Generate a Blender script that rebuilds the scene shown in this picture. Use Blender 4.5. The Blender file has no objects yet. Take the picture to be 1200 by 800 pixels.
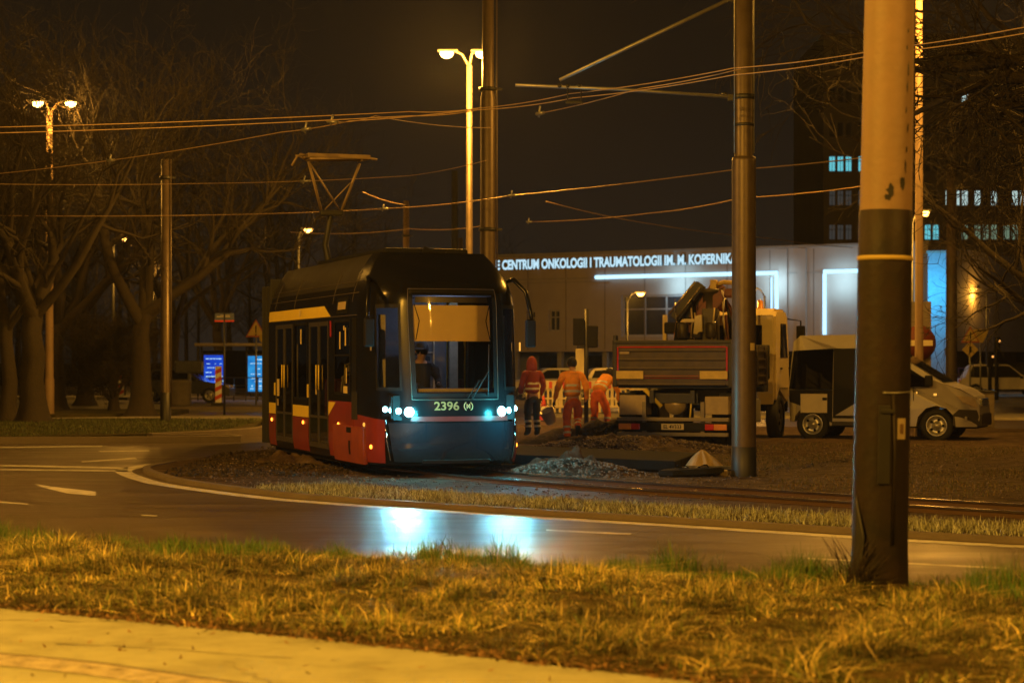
import bpy, bmesh, math, random
import numpy as np
from mathutils import Vector, Matrix, Euler
R = math.radians
PI = math.pi
scene = bpy.context.scene
col = scene.collection
F = 2300.0; HZ = 424.0; EYE = 1.75

def P(px, py, Y):
    return Vector(((px - 600) * Y / F, Y, EYE + (HZ - py) * Y / F))
def G(px, py, z=0.0):
    Y = (EYE - z) * F / (py - HZ)
    return Vector(((px - 600) * Y / F, Y, z))
def PZ(px, py, z):
    Y = (z - EYE) * F / (HZ - py)
    return Vector(((px - 600) * Y / F, Y, z))

# ------------------------------------------------------------------ tags
def tag(o, label=None, cat=None, group=None, kind=None):
    if label: o['label'] = label
    if cat: o['category'] = cat
    if group: o['group'] = group
    if kind: o['kind'] = kind
    return o
def empty(name, loc, rz, label, cat, group=None):
    o = bpy.data.objects.new(name, None); col.objects.link(o)
    o.location = loc; o.rotation_euler = (0, 0, rz); o.empty_display_size = .2
    return tag(o, label, cat, group)
def copy_tree(o, parent=None):
    c = o.copy(); col.objects.link(c); c.parent = parent
    for ch in list(o.children): copy_tree(ch, c)
    return c

# ------------------------------------------------------------------ materials
MATS = {}
def mat(name, c, rough=.6, metal=0., var=.25, scale=6., bump=.0, bscale=30., coat=0., c2=None, emit=None, estr=0., attr=False, spec=.5, thr=(.35, .7), det=6):
    if name in MATS: return MATS[name]
    m = bpy.data.materials.new(name); m.use_nodes = True
    nt = m.node_tree; N = nt.nodes; L = nt.links
    b = N['Principled BSDF']
    b.inputs['Roughness'].default_value = rough
    b.inputs['Metallic'].default_value = metal
    b.inputs['Coat Weight'].default_value = coat
    b.inputs['Specular IOR Level'].default_value = spec
    if emit:
        b.inputs['Emission Color'].default_value = (*emit, 1); b.inputs['Emission Strength'].default_value = estr
    tc = N.new('ShaderNodeTexCoord')
    n = N.new('ShaderNodeTexNoise'); n.inputs['Scale'].default_value = scale; n.inputs['Detail'].default_value = det
    n.inputs['Roughness'].default_value = .65
    L.new(tc.outputs['Object'], n.inputs['Vector'])
    r = N.new('ShaderNodeValToRGB')
    if c2 is None: c2 = tuple(x * (1 - var) for x in c)
    r.color_ramp.elements[0].position = thr[0]; r.color_ramp.elements[0].color = (*c2, 1)
    r.color_ramp.elements[1].position = thr[1]; r.color_ramp.elements[1].color = (*c, 1)
    L.new(n.outputs['Fac'], r.inputs['Fac'])
    out = r.outputs['Color']
    if attr:
        a = N.new('ShaderNodeAttribute'); a.attribute_name = 'tint'
        mx = N.new('ShaderNodeMix'); mx.data_type = 'RGBA'; mx.blend_type = 'MULTIPLY'; mx.inputs['Factor'].default_value = 1
        L.new(out, mx.inputs[6]); L.new(a.outputs['Color'], mx.inputs[7]); out = mx.outputs[2]
    L.new(out, b.inputs['Base Color'])
    if var > 0 and rough > .12 and metal < .9:
        mr = N.new('ShaderNodeMapRange'); mr.inputs['To Min'].default_value = max(.02, rough * .8); mr.inputs['To Max'].default_value = min(1, rough * 1.2)
        L.new(n.outputs['Fac'], mr.inputs['Value']); L.new(mr.outputs['Result'], b.inputs['Roughness'])
    if bump:
        n2 = N.new('ShaderNodeTexNoise'); n2.inputs['Scale'].default_value = bscale; n2.inputs['Detail'].default_value = 8
        L.new(tc.outputs['Object'], n2.inputs['Vector'])
        bp = N.new('ShaderNodeBump'); bp.inputs['Strength'].default_value = min(1, bump); bp.inputs['Distance'].default_value = .02
        L.new(n2.outputs['Fac'], bp.inputs['Height']); L.new(bp.outputs['Normal'], b.inputs['Normal'])
    MATS[name] = m
    return m
def emis(name, c, s):
    if name in MATS: return MATS[name]
    m = bpy.data.materials.new(name); m.use_nodes = True
    nt = m.node_tree; nt.nodes.clear()
    e = nt.nodes.new('ShaderNodeEmission'); e.inputs['Color'].default_value = (*c, 1); e.inputs['Strength'].default_value = s
    o = nt.nodes.new('ShaderNodeOutputMaterial'); nt.links.new(e.outputs[0], o.inputs['Surface'])
    MATS[name] = m
    return m
def glass(name, tint, refl=.06):
    if name in MATS: return MATS[name]
    m = bpy.data.materials.new(name); m.use_nodes = True
    nt = m.node_tree; nt.nodes.clear(); N = nt.nodes; L = nt.links
    t = N.new('ShaderNodeBsdfTransparent'); t.inputs['Color'].default_value = (*tint, 1)
    g = N.new('ShaderNodeBsdfGlossy'); g.inputs['Roughness'].default_value = .03
    lw = N.new('ShaderNodeFresnel'); lw.inputs['IOR'].default_value = 1.5
    mx = N.new('ShaderNodeMixShader'); o = N.new('ShaderNodeOutputMaterial')
    tc = N.new('ShaderNodeTexCoord'); nz = N.new('ShaderNodeTexNoise'); nz.inputs['Scale'].default_value = 1.6; nz.inputs['Detail'].default_value = 1
    bp = N.new('ShaderNodeBump'); bp.inputs['Strength'].default_value = .25; bp.inputs['Distance'].default_value = .03
    L.new(tc.outputs['Object'], nz.inputs['Vector']); L.new(nz.outputs['Fac'], bp.inputs['Height']); L.new(bp.outputs['Normal'], g.inputs['Normal'])
    L.new(lw.outputs[0], mx.inputs[0]); L.new(t.outputs[0], mx.inputs[1]); L.new(g.outputs[0], mx.inputs[2]); L.new(mx.outputs[0], o.inputs['Surface'])
    MATS[name] = m
    return m

SOD = (1.0, .445, .052)
M = dict(
    pole_cream=mat('pole_cream', (.25, .165, .105), .6, bump=.2, bscale=18, c2=(.20, .14, .085), scale=3),
    pole_dark=mat('pole_dark', (.026, .016, .012), .6, spec=.25, bump=.35, bscale=14, c2=(.013, .011, .010), scale=3),
    pole_grey=mat('pole_grey', (.12, .09, .065), .42, bump=.1, bscale=20, metal=.35),
    pole_black=mat('pole_black', (.02, .02, .02), .5),
    galv=mat('galvanised', (.36, .36, .35), .42, .6, scale=9),
    black=mat('black_paint', (.008, .008, .009), .22, scale=2, spec=.16),
    rubber=mat('rubber', (.015, .015, .015), .75),
    blackmat=mat('black_matte', (.009, .009, .0095), .6, spec=.2),
    dark=mat('dark_metal', (.03, .03, .03), .45, .3, bump=.1),
    red=mat('tram_red', (.25, .03, .024), .34, coat=.2, scale=2.5, c2=(.16, .02, .018)),
    yellow=mat('tram_yellow', (.78, .60, .07), .4, scale=3, var=.1),
    steel=mat('steel', (.5, .5, .5), .28, .9),
    rail=mat('rail_top', (.62, .58, .55), .22, 1.0, c2=(.4, .3, .25)),
    railside=mat('rail_side', (.10, .055, .035), .7, .2, bump=.2),
    rubber2=mat('bellows_rubber', (.02, .02, .02), .8),
    asphalt=None,
    white=mat('white_paint', (.78, .78, .74), .4, scale=3, var=.12),
    cream=mat('cream_paint', (.72, .64, .44), .4, scale=3, var=.15),
    vanwhite=mat('van_white', (.46, .43, .38), .3, coat=.3, scale=2.2, var=.15),
    orangec=mat('orange_cloth', (.92, .36, .03), .85, bump=.8, bscale=11, scale=9, var=.3),
    orangec2=mat('orange_trouser_cloth', (.85, .17, .03), .85, bump=.8, bscale=10, scale=9, var=.3),
    redc=mat('red_vest_cloth', (.26, .035, .022), .85, bump=.5, bscale=20),
    darkc=mat('dark_cloth', (.02, .02, .026), .9, bump=.4, bscale=20),
    refl=mat('reflective_tape', (.70, .70, .66), .4, scale=20),
    skin=mat('skin', (.45, .26, .17), .55),
    brick=None,
    bark=mat('bark', (.034, .024, .015), .9, bump=.8, bscale=25, scale=8, var=.5),
    twig=mat('twig_bark', (.028, .019, .011), .85, scale=10, var=.4),
    concrete=mat('concrete', (.34, .32, .28), .85, bump=.4, bscale=40, scale=4),
    kerb=mat('kerb_stone', (.17, .14, .115), .8, bump=.4, bscale=30, scale=3),
    tan=mat('tan_board', (.42, .34, .22), .6),
    chrome=mat('chrome', (.8, .8, .8), .08, 1.0, var=0),
    glasst=glass('tram_glass', (.55, .58, .60)),
    glassd=glass('dark_glass', (.16, .17, .18)),
    glassw=glass('windscreen_glass', (.86, .88, .88)),
    tyre=mat('tyre', (.018, .018, .018), .8, bump=.4, bscale=40),
    rim=mat('rim', (.55, .54, .5), .35, .7),
    lampred=mat('red_lens', (.55, .03, .02), .2, coat=.5),
    lamporange=mat('orange_lens', (.8, .32, .03), .25, coat=.5),
    amber=emis('amber_marker', (1, .22, .02), 6),
    ambery=emis('amber_indicator', (1, .45, .06), 1.2),
    headl=emis('headlight_led', (.35, .90, 1.0), 34),
    headl2=emis('headlight_led_small', (.30, .88, 1.0), 28),
    sodium=emis('sodium_lamp', (1, .50, .12), 45),
    sodium2=emis('sodium_lamp_far', (1, .40, .07), 14),
    neon=emis('neon_tube', (.40, .74, 1.0), 1.9),
    letters=emis('sign_letters', (.55, .84, 1.0), 1.0),
    lettside=mat('letter_side', (.05, .28, .36), .4),
)

# ------------------------------------------------------------------ mesh builder
class MB:
    def __init__(s): s.bm = bmesh.new()
    def _xf(s, vs, loc, rot):
        mt = Matrix.Translation(Vector(loc)) @ (Euler(rot).to_matrix().to_4x4() if rot else Matrix.Identity(4))
        for v in vs: v.co = mt @ v.co
    def box(s, c, d, bev=0, rot=None, mi=0, seg=2):
        r = bmesh.ops.create_cube(s.bm, size=1)
        vs = r['verts']
        for v in vs: v.co = Vector((v.co.x * d[0], v.co.y * d[1], v.co.z * d[2]))
        fs = list({f for v in vs for f in v.link_faces})
        if bev:
            es = list({e for v in vs for e in v.link_edges})
            rr = bmesh.ops.bevel(s.bm, geom=es, offset=min(bev, min(d) * .45), segments=seg, affect='EDGES', profile=.7)
            vs = list({v for f in rr['faces'] for v in f.verts} | {v for v in vs if v.is_valid})
            fs = list({f for v in vs for f in v.link_faces})
        for f in fs: f.material_index = mi
        s._xf(vs, c, rot)
        return s
    def tube(s, pts, rad, seg=8, cap=True, mi=0):
        pts = [Vector(p) for p in pts]
        if not hasattr(rad, '__len__'): rad = [rad] * len(pts)
        rings = []; up = None
        for i, p in enumerate(pts):
            d = (pts[min(i + 1, len(pts) - 1)] - pts[max(i - 1, 0)]).normalized()
            if up is None:
                up = Vector((0, 0, 1)) if abs(d.z) < .9 else Vector((1, 0, 0))
            a = d.cross(up).normalized(); b = a.cross(d).normalized(); up = b
            rings.append([s.bm.verts.new(p + (a * math.cos(2 * PI * k / seg) + b * math.sin(2 * PI * k / seg)) * rad[i]) for k in range(seg)])
        for i in range(len(rings) - 1):
            for k in range(seg):
                f = s.bm.faces.new((rings[i][k], rings[i][(k + 1) % seg], rings[i + 1][(k + 1) % seg], rings[i + 1][k])); f.material_index = mi; f.smooth = True
        if cap:
            f = s.bm.faces.new(rings[0]); f.material_index = mi
            f = s.bm.faces.new(rings[-1][::-1]); f.material_index = mi
        return s
    def lathe(s, prof, loc=(0, 0, 0), rot=None, seg=24, mi=0):
        rings = []
        for r, z in prof:
            rings.append([s.bm.verts.new((max(r, 1e-4) * math.cos(2 * PI * k / seg), max(r, 1e-4) * math.sin(2 * PI * k / seg), z)) for k in range(seg)])
        for i in range(len(rings) - 1):
            for k in range(seg):
                f = s.bm.faces.new((rings[i][k], rings[i][(k + 1) % seg], rings[i + 1][(k + 1) % seg], rings[i + 1][k])); f.smooth = True; f.material_index = mi
        s._xf([v for r in rings for v in r], loc, rot)
        return s
    def prism(s, pts, d0, d1, plane='xz', mi=0, bev=0):
        """polygon pts in a plane, extruded along the remaining axis from d0 to d1"""
        def mk(a, b, d):
            return {'xz': (a, d, b), 'yz': (d, a, b), 'xy': (a, b, d)}[plane]
        v0 = [s.bm.verts.new(mk(a, b, d0)) for a, b in pts]
        v1 = [s.bm.verts.new(mk(a, b, d1)) for a, b in pts]
        n = len(pts); fs = [s.bm.faces.new(v0), s.bm.faces.new(v1[::-1])]
        for i in range(n): fs.append(s.bm.faces.new((v0[i], v1[i], v1[(i + 1) % n], v0[(i + 1) % n])))
        for f in fs: f.material_index = mi
        if bev:
            es = list({e for f in fs[:2] for e in f.edges})
            bmesh.ops.bevel(s.bm, geom=es, offset=bev, segments=2, affect='EDGES')
        return s
    def quad(s, pts, mi=0):
        f = s.bm.faces.new([s.bm.verts.new(p) for p in pts]); f.material_index = mi
        return s
    def grid(s, fn, nu, nv, mi=0, smooth=True):
        vs = [[s.bm.verts.new(fn(i / nu, j / nv)) for j in range(nv + 1)] for i in range(nu + 1)]
        for i in range(nu):
            for j in range(nv):
                f = s.bm.faces.new((vs[i][j], vs[i + 1][j], vs[i + 1][j + 1], vs[i][j + 1])); f.smooth = smooth; f.material_index = mi
        return s
    def build(s, name, mats, parent=None, smooth=None, normals=True):
        if normals: bmesh.ops.recalc_face_normals(s.bm, faces=s.bm.faces)
        me = bpy.data.meshes.new(name); s.bm.to_mesh(me); s.bm.free()
        if not isinstance(mats, (list, tuple)): mats = [mats]
        for m in mats: me.materials.append(m)
        if smooth is not None: me.polygons.foreach_set('use_smooth', [smooth] * len(me.polygons))
        o = bpy.data.objects.new(name, me); col.objects.link(o); o.parent = parent
        return o

def text(name, s, size, m, parent, loc, rot, extrude=.01, bold=.0, sx=1., align='CENTER'):
    cu = bpy.data.curves.new(name, 'FONT'); cu.body = s; cu.size = size; cu.extrude = extrude; cu.offset = bold
    cu.align_x = align; cu.align_y = 'CENTER'
    o = bpy.data.objects.new(name + '_tmp', cu); col.objects.link(o)
    dg = bpy.context.evaluated_depsgraph_get()
    me = bpy.data.meshes.new_from_object(o.evaluated_get(dg)); bpy.data.objects.remove(o)
    me.transform(Matrix.Translation(Vector(loc)) @ Euler(rot).to_matrix().to_4x4() @ Matrix.Diagonal((sx, 1, 1, 1)))
    me.materials.clear()
    ms = m if isinstance(m, list) else [m]
    for q in ms: me.materials.append(q)
    if len(ms) > 1:
        nrm = (Euler(rot).to_matrix() @ Vector((0, 0, 1)))
        for p in me.polygons: p.material_index = 0 if p.normal.dot(nrm) > .9 else 1
    o = bpy.data.objects.new(name, me); col.objects.link(o); o.parent = parent
    return o

def pymesh(name, verts, faces, m, parent=None, smooth=False, tint=None):
    me = bpy.data.meshes.new(name)
    verts = np.asarray(verts, dtype=np.float32); faces = np.asarray(faces, dtype=np.int32)
    k = faces.shape[1]
    me.vertices.add(len(verts)); me.vertices.foreach_set('co', verts.ravel())
    me.loops.add(faces.size); me.loops.foreach_set('vertex_index', faces.ravel())
    me.polygons.add(len(faces)); me.polygons.foreach_set('loop_start', np.arange(0, faces.size, k, dtype=np.int32))
    me.polygons.foreach_set('loop_total', np.full(len(faces), k, dtype=np.int32))
    if smooth: me.polygons.foreach_set('use_smooth', np.ones(len(faces), dtype=bool))
    me.update(calc_edges=True)
    if tint is not None:
        a = me.attributes.new('tint', 'FLOAT_COLOR', 'POINT'); a.data.foreach_set('color', np.asarray(tint, dtype=np.float32).ravel())
    me.materials.append(m)
    o = bpy.data.objects.new(name, me); col.objects.link(o); o.parent = parent
    return o

# ------------------------------------------------------------------ render set-up, camera, world
scene.render.engine = 'CYCLES'
scene.render.resolution_x = 1024; scene.render.resolution_y = 682
scene.view_settings.view_transform = 'Standard'; scene.view_settings.look = 'None'
scene.view_settings.exposure = 0; scene.view_settings.gamma = 1
cy = scene.cycles
cy.use_denoising = True
cy.sample_clamp_indirect = 4; cy.sample_clamp_direct = 0
cy.max_bounces = 6; cy.diffuse_bounces = 2; cy.glossy_bounces = 3; cy.transparent_max_bounces = 12; cy.transmission_bounces = 4; cy.volume_bounces = 0
cy.caustics_reflective = False; cy.caustics_refractive = False
cy.use_light_tree = True

cam = bpy.data.cameras.new('camera'); co = bpy.data.objects.new('camera', cam); col.objects.link(co)
co.location = (0, 0, EYE); co.rotation_euler = (R(90), 0, 0)
cam.sensor_width = 36; cam.lens = 36 * F / 1200; cam.shift_y = (HZ - 400) / 1200
cam.clip_start = .1; cam.clip_end = 3000
cam.dof.use_dof = True; cam.dof.focus_distance = 28.5; cam.dof.aperture_fstop = 2.2
scene.camera = co

w = bpy.data.worlds.new('World'); scene.world = w; w.use_nodes = True
nt = w.node_tree; N = nt.nodes; L = nt.links
bg = N['Background']
tc = N.new('ShaderNodeTexCoord'); sp = N.new('ShaderNodeSeparateXYZ'); L.new(tc.outputs['Generated'], sp.inputs[0])
rp = N.new('ShaderNodeValToRGB'); L.new(sp.outputs['Z'], rp.inputs['Fac'])
e = rp.color_ramp.elements
e[0].position = 0; e[0].color = (.0150, .0112, .0080, 1)
e[1].position = .22; e[1].color = (.0040, .0029, .0017, 1)
k = e.new(.07); k.color = (.0098, .0072, .0052, 1)
k = e.new(.14); k.color = (.0060, .0044, .0030, 1)
sky = N.new('ShaderNodeTexSky'); sky.sky_type = 'NISHITA'; sky.sun_disc = False; sky.sun_elevation = R(-4)
mxs = N.new('ShaderNodeMix'); mxs.data_type = 'RGBA'; mxs.blend_type = 'ADD'; mxs.inputs['Factor'].default_value = .004
L.new(rp.outputs[0], mxs.inputs[6]); L.new(sky.outputs[0], mxs.inputs[7])
L.new(mxs.outputs[2], bg.inputs['Color']); bg.inputs['Strength'].default_value = 1.0

def light(name, kind, loc, e, c=SOD, size=.15, rot=None, spot=None, blend=.5):
    l = bpy.data.lights.new(name, kind); l.energy = e; l.color = c
    if kind in ('POINT', 'SPOT'): l.shadow_soft_size = size
    if kind == 'SPOT': l.spot_size = spot; l.spot_blend = blend
    o = bpy.data.objects.new(name, l); col.objects.link(o); o.location = loc
    if rot: o.rotation_euler = rot
    return o
def aim(o, d): o.rotation_euler = Vector(d).to_track_quat('-Z', 'Y').to_euler()

# ------------------------------------------------------------------ ground materials
def ground_mat(name, cols, scale, bump, bscale, rough=.85, scale2=None):
    m = bpy.data.materials.new(name); m.use_nodes = True
    nt = m.node_tree; N = nt.nodes; L = nt.links; b = N['Principled BSDF']
    tc = N.new('ShaderNodeTexCoord')
    n = N.new('ShaderNodeTexNoise'); n.inputs['Scale'].default_value = scale; n.inputs['Detail'].default_value = 10; n.inputs['Roughness'].default_value = .7
    L.new(tc.outputs['Object'], n.inputs['Vector'])
    r = N.new('ShaderNodeValToRGB'); L.new(n.outputs['Fac'], r.inputs['Fac'])
    r.color_ramp.elements[0].position = .3; r.color_ramp.elements[0].color = (*cols[0], 1)
    r.color_ramp.elements[1].position = .72; r.color_ramp.elements[1].color = (*cols[-1], 1)
    for i, c in enumerate(cols[1:-1]):
        k = r.color_ramp.elements.new(.3 + .42 * (i + 1) / (len(cols) - 1)); k.color = (*c, 1)
    L.new(r.outputs[0], b.inputs['Base Color'])
    n2 = N.new('ShaderNodeTexNoise'); n2.inputs['Scale'].default_value = bscale; n2.inputs['Detail'].default_value = 8
    L.new(tc.outputs['Object'], n2.inputs['Vector'])
    bp = N.new('ShaderNodeBump'); bp.inputs['Strength'].default_value = bump; bp.inputs['Distance'].default_value = .03
    L.new(n2.outputs['Fac'], bp.inputs['Height']); L.new(bp.outputs[0], b.inputs['Normal'])
    b.inputs['Roughness'].default_value = rough; b.inputs['Specular IOR Level'].default_value = .08
    return m
soil = ground_mat('soil', [(.02, .014, .010), (.05, .034, .024), (.09, .064, .046), (.15, .11, .08)], 3.5, 1, 22)
grassy = ground_mat('thin_grass_soil', [(.03, .03, .012), (.055, .05, .022), (.11, .085, .04)], 2.2, .8, 30)
verge_soil = ground_mat('verge_thatch', [(.022, .018, .008), (.06, .045, .018), (.16, .11, .05)], 5, .9, 40)
paving = ground_mat('path_paving', [(.27, .27, .19), (.38, .39, .28), (.45, .46, .33)], 2.2, .55, 130, .8)
farpave = ground_mat('plaza_paving', [(.16, .15, .13), (.42, .39, .33)], .8, .2, 20, .75)

def asphalt_mat():
    m = bpy.data.materials.new('asphalt'); m.use_nodes = True
    nt = m.node_tree; N = nt.nodes; L = nt.links; b = N['Principled BSDF']
    tc = N.new('ShaderNodeTexCoord')
    mp = N.new('ShaderNodeMapping'); mp.inputs['Rotation'].default_value = (0, 0, R(30)); mp.inputs['Scale'].default_value = (.35, 1.6, 1)
    L.new(tc.outputs['Object'], mp.inputs[0])
    n = N.new('ShaderNodeTexNoise'); n.inputs['Scale'].default_value = .9; n.inputs['Detail'].default_value = 9; n.inputs['Roughness'].default_value = .65
    L.new(mp.outputs[0], n.inputs['Vector'])
    r = N.new('ShaderNodeValToRGB'); L.new(n.outputs['Fac'], r.inputs['Fac'])
    r.color_ramp.elements[0].position = .3; r.color_ramp.elements[0].color = (.066, .049, .035, 1)
    r.color_ramp.elements[1].position = .75; r.color_ramp.elements[1].color = (.125, .094, .068, 1)
    L.new(r.outputs[0], b.inputs['Base Color'])
    mr = N.new('ShaderNodeMapRange'); mr.inputs['From Min'].default_value = .3; mr.inputs['From Max'].default_value = .7
    mr.inputs['To Min'].default_value = .27; mr.inputs['To Max'].default_value = .52
    L.new(n.outputs['Fac'], mr.inputs['Value']); L.new(mr.outputs[0], b.inputs['Roughness'])
    n2 = N.new('ShaderNodeTexNoise'); n2.inputs['Scale'].default_value = 55; n2.inputs['Detail'].default_value = 6
    L.new(tc.outputs['Object'], n2.inputs['Vector'])
    bp = N.new('ShaderNodeBump'); bp.inputs['Strength'].default_value = .35; bp.inputs['Distance'].default_value = .01
    L.new(n2.outputs['Fac'], bp.inputs['Height']); L.new(bp.outputs[0], b.inputs['Normal'])
    return m
M['asphalt'] = asphalt_mat()
roadpaint = mat('road_paint', (.62, .60, .54), .5, scale=5, c2=(.25, .23, .2), thr=(.3, .55))

def sheet(name, pts, z, m, kind='structure', sub=0, hfn=None):
    b = MB(); f = b.bm.faces.new([b.bm.verts.new((x, y, z)) for x, y in pts])
    o = b.build(name, m); 
    if o.data.polygons[0].normal.z < 0: o.data.flip_normals()
    tag(o, kind=kind); return o
def slab(name, pts, z0, z1, m):
    b = MB(); b.prism(pts, z0, z1, 'xy'); o = b.build(name, m); tag(o, kind='structure'); return o

sheet('ground', [(-1500, -300), (1500, -300), (1500, 2500), (-1500, 2500)], -.03, grassy)
sheet('road', [(-120, 6), (120, 6), (120, 150), (-120, 150)], 0, M['asphalt'])
# near path + verge
near_edge = [(-30, 28.5), (-12, 19.2), (-7, 16.2), (-3.47, 13.3), (-1.015, 11.7), (1.0, 10.2), (6, 6.9), (14, 2.5)]
far_edge = [(-30, 29.5), (-12, 21.6), (-4.85, 18.4), (0, 16.2), (3.4, 14.75), (8, 12.7), (16, 9.5)]
sheet('sidewalk', [(-30, 28.5)] + near_edge[1:] + [(14, -20), (-40, -20), (-40, 28)], .085, paving)

_el = [G(-60, 757, .085), G(0, 765, .085), G(60, 770, .085), G(125, 777, .085), G(215, 790, .085), G(330, 806, .085)]
def _band(name, m, d0, d1, z):
    b_ = MB(); a_ = [b_.bm.verts.new((p.x, p.y - d0, z)) for p in _el]; c_ = [b_.bm.verts.new((p.x, p.y - d1, z)) for p in _el]
    for i in range(len(_el) - 1): b_.bm.faces.new((c_[i], c_[i + 1], a_[i + 1], a_[i]))
    tag(b_.build(name, m), kind='structure')
_band('path_joint', mat('joint_dark', (.10, .08, .055), .9), 0, .05, .0890)
_band('path_edging', ground_mat('edging_stone', [(.16, .14, .11), (.36, .33, .27), (.5, .46, .38)], 9, .9, 16), .05, .42, .0895)
def smooth_noise(seed, n=64):
    rs = np.random.RandomState(seed)
    fr = rs.uniform(.25, 3.2, (n, 2)) * rs.choice([-1, 1], (n, 2)); ph = rs.uniform(0, 6.28, n)
    am = 1 / (np.hypot(fr[:, 0], fr[:, 1]) ** 1.1)
    am /= am.sum() * .35
    return lambda x, y: sum(am[i] * np.sin(fr[i, 0] * x + fr[i, 1] * y + ph[i]) for i in range(n))
vn = smooth_noise(3, 40)
def interp_edge(edge, x):
    xs = [p[0] for p in edge]; ys = [p[1] for p in edge]
    return np.interp(x, xs, ys)
def verge_h(x, y):
    a = interp_edge(near_edge, x); b = interp_edge(far_edge, x)
    t = np.clip((y - a) / (b - a), 0, 1)
    return .06 + .10 * np.sin(PI * t) ** .6 + .03 * vn(x * 1.5, y * 1.5) * np.sin(PI * t)
b = MB()
xs = np.linspace(-29.5, 13.5, 200)
rows = []
for j in range(25):
    t = j / 24
    a = interp_edge(near_edge, xs); c = interp_edge(far_edge, xs)
    wob = .09 * np.sin(xs * 3.1 + 1) + .06 * np.sin(xs * 7.7) + .04 * np.sin(xs * 17)
    ys = a + (c - a) * t + wob * (1 - t)
    zs = verge_h(xs, ys)
    if j == 0: zs = zs * 0 + .082
    if j == 24: zs = zs * 0 - .01
    rows.append([b.bm.verts.new((float(x), float(y), float(z))) for x, y, z in zip(xs, ys, zs)])
for j in range(24):
    for i in range(len(xs) - 1):
        f = b.bm.faces.new((rows[j][i], rows[j][i + 1], rows[j + 1][i + 1], rows[j + 1][i])); f.smooth = True
tag(b.build('verge_ground', verge_soil), kind='structure')

def blades(name, pts, hmin, hmax, width, cols, lean=.5, seed=0, m=None, label=None, segs=2, clump=None, tm=None):
    rs = np.random.RandomState(seed); n = len(pts)
    h = rs.uniform(hmin, hmax, n)
    if clump is not None: h = h * clump
    az = rs.uniform(0, 2 * PI, n); ln = np.abs(rs.normal(0, lean, n))
    fac = rs.uniform(0, 2 * PI, n)
    wx = np.cos(fac) * width * rs.uniform(.5, 1.3, n); wy = np.sin(fac) * width * rs.uniform(.5, 1.3, n)
    P0 = np.asarray(pts)
    V = []; Fc = []
    base = []
    for s_ in range(segs + 1):
        t = s_ / segs
        off = (t ** 1.7) * h * ln
        zz = P0[:, 2] + h * (t - .35 * np.clip(ln, 0, 1.6) * t * t)
        cx = P0[:, 0] + np.cos(az) * off; cyy = P0[:, 1] + np.sin(az) * off
        ww = 1 - t * .92
        V.append(np.stack([cx - wx * ww, cyy - wy * ww, zz], 1)); V.append(np.stack([cx + wx * ww, cyy + wy * ww, zz], 1))
    V = np.concatenate(V)
    for s_ in range(segs):
        a = np.arange(n) + (2 * s_) * n
        Fc.append(np.stack([a, a + n, a + 3 * n, a + 2 * n], 1))
    Fc = np.concatenate(Fc)
    ci = rs.choice(len(cols), n, p=[c[3] for c in cols]); cc = np.array([c[:3] for c in cols])[ci] * rs.uniform(.6, 1.25, (n, 1))
    if tm is not None: cc = cc * tm[:, None]
    tint = np.concatenate([cc, np.ones((n, 1))], 1); tint = np.tile(tint, (2 * (segs + 1), 1))
    o = pymesh(name, V, Fc, m or MATS['blade'], tint=tint)
    return tag(o, label, 'grass', kind='stuff')
mat('blade', (1, 1, 1), .7, var=0, attr=True)
rs = np.random.RandomState(5)
# foreground grass
n = 260000
x = rs.uniform(-8, 8.5, n); t = rs.uniform(0, 1, n) ** .9
a = interp_edge(near_edge, x); c = interp_edge(far_edge, x)
y = a + (c - a) * t + .03
vn2 = smooth_noise(17, 40); vn3 = smooth_noise(29, 30)
nz1 = vn2(x * 5, y * 5); nz2 = vn3(x * 1.3, y * 1.3)
dens = np.clip(.78 + .7 * nz1 + .3 * nz2, .2, 1) * np.clip(.2 + t * 6, 0, 1)
keep = (rs.uniform(0, 1, n) < dens) & (y > 8)
x, y, t, nz1, nz2 = x[keep], y[keep], t[keep], nz1[keep], nz2[keep]
z = verge_h(x, y) - .01
top = (t > .80 + .22 * nz2 + .12 * nz1)
mat_ = ~top & (rs.uniform(0, 1, len(x)) < .72)
upr = ~top & ~mat_
Pg = np.stack([x, y, z], 1)
straw = [(.80, .64, .24, .20), (.46, .36, .12, .24), (.18, .20, .05, .28), (.035, .04, .012, .28)]
olive = [(.20, .30, .05, .45), (.20, .22, .06, .3), (.42, .34, .14, .25)]
green = [(.07, .17, .03, .5), (.14, .24, .04, .3), (.30, .26, .09, .2)]
hc = np.clip(.7 + .9 * nz1 + .35 * nz2, .35, 1.7)
vn4 = smooth_noise(41, 60); tmv = np.clip(.85 + 1.5 * vn4(x * 7, y * 7) + .35 * vn2(x * 1.7, y * 1.7), .22, 1.7)
blades('verge_grass', Pg[mat_], .07, .16, .0058, straw, 2.4, 1, label='matted straw-coloured grass covering the verge beside the pale path', clump=hc[mat_], tm=tmv[mat_])
blades('upright_grass', Pg[upr], .04, .13, .0042, olive, 1.3, 3, label='olive green shoots standing among the matted straw of the verge', clump=hc[upr], tm=tmv[upr])
blades('roadside_grass', Pg[top], .06, .20, .0045, green, .6, 2, label='taller green grass along the road edge of the verge', clump=np.clip(.6 + 1.6 * nz1 + .3 * nz2, .25, 1.7)[top])
n = 3200
x = rs.uniform(-7, 5, n); t = np.where(rs.uniform(0, 1, n) < .93, np.abs(rs.normal(0, .05, n)) - .02, -np.abs(rs.normal(0, .35, n)))
a = interp_edge(near_edge, x); c = interp_edge(far_edge, x); y = a + (c - a) * t + .02
blades('dead_leaves', np.stack([x, y, np.maximum(verge_h(x, y), .088)], 1), .015, .04, .012, [(.30, .17, .07, .6), (.14, .08, .035, .4)], 2.0, 12, label='dead leaf scraps along the ragged edge of the path', segs=1)

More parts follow.
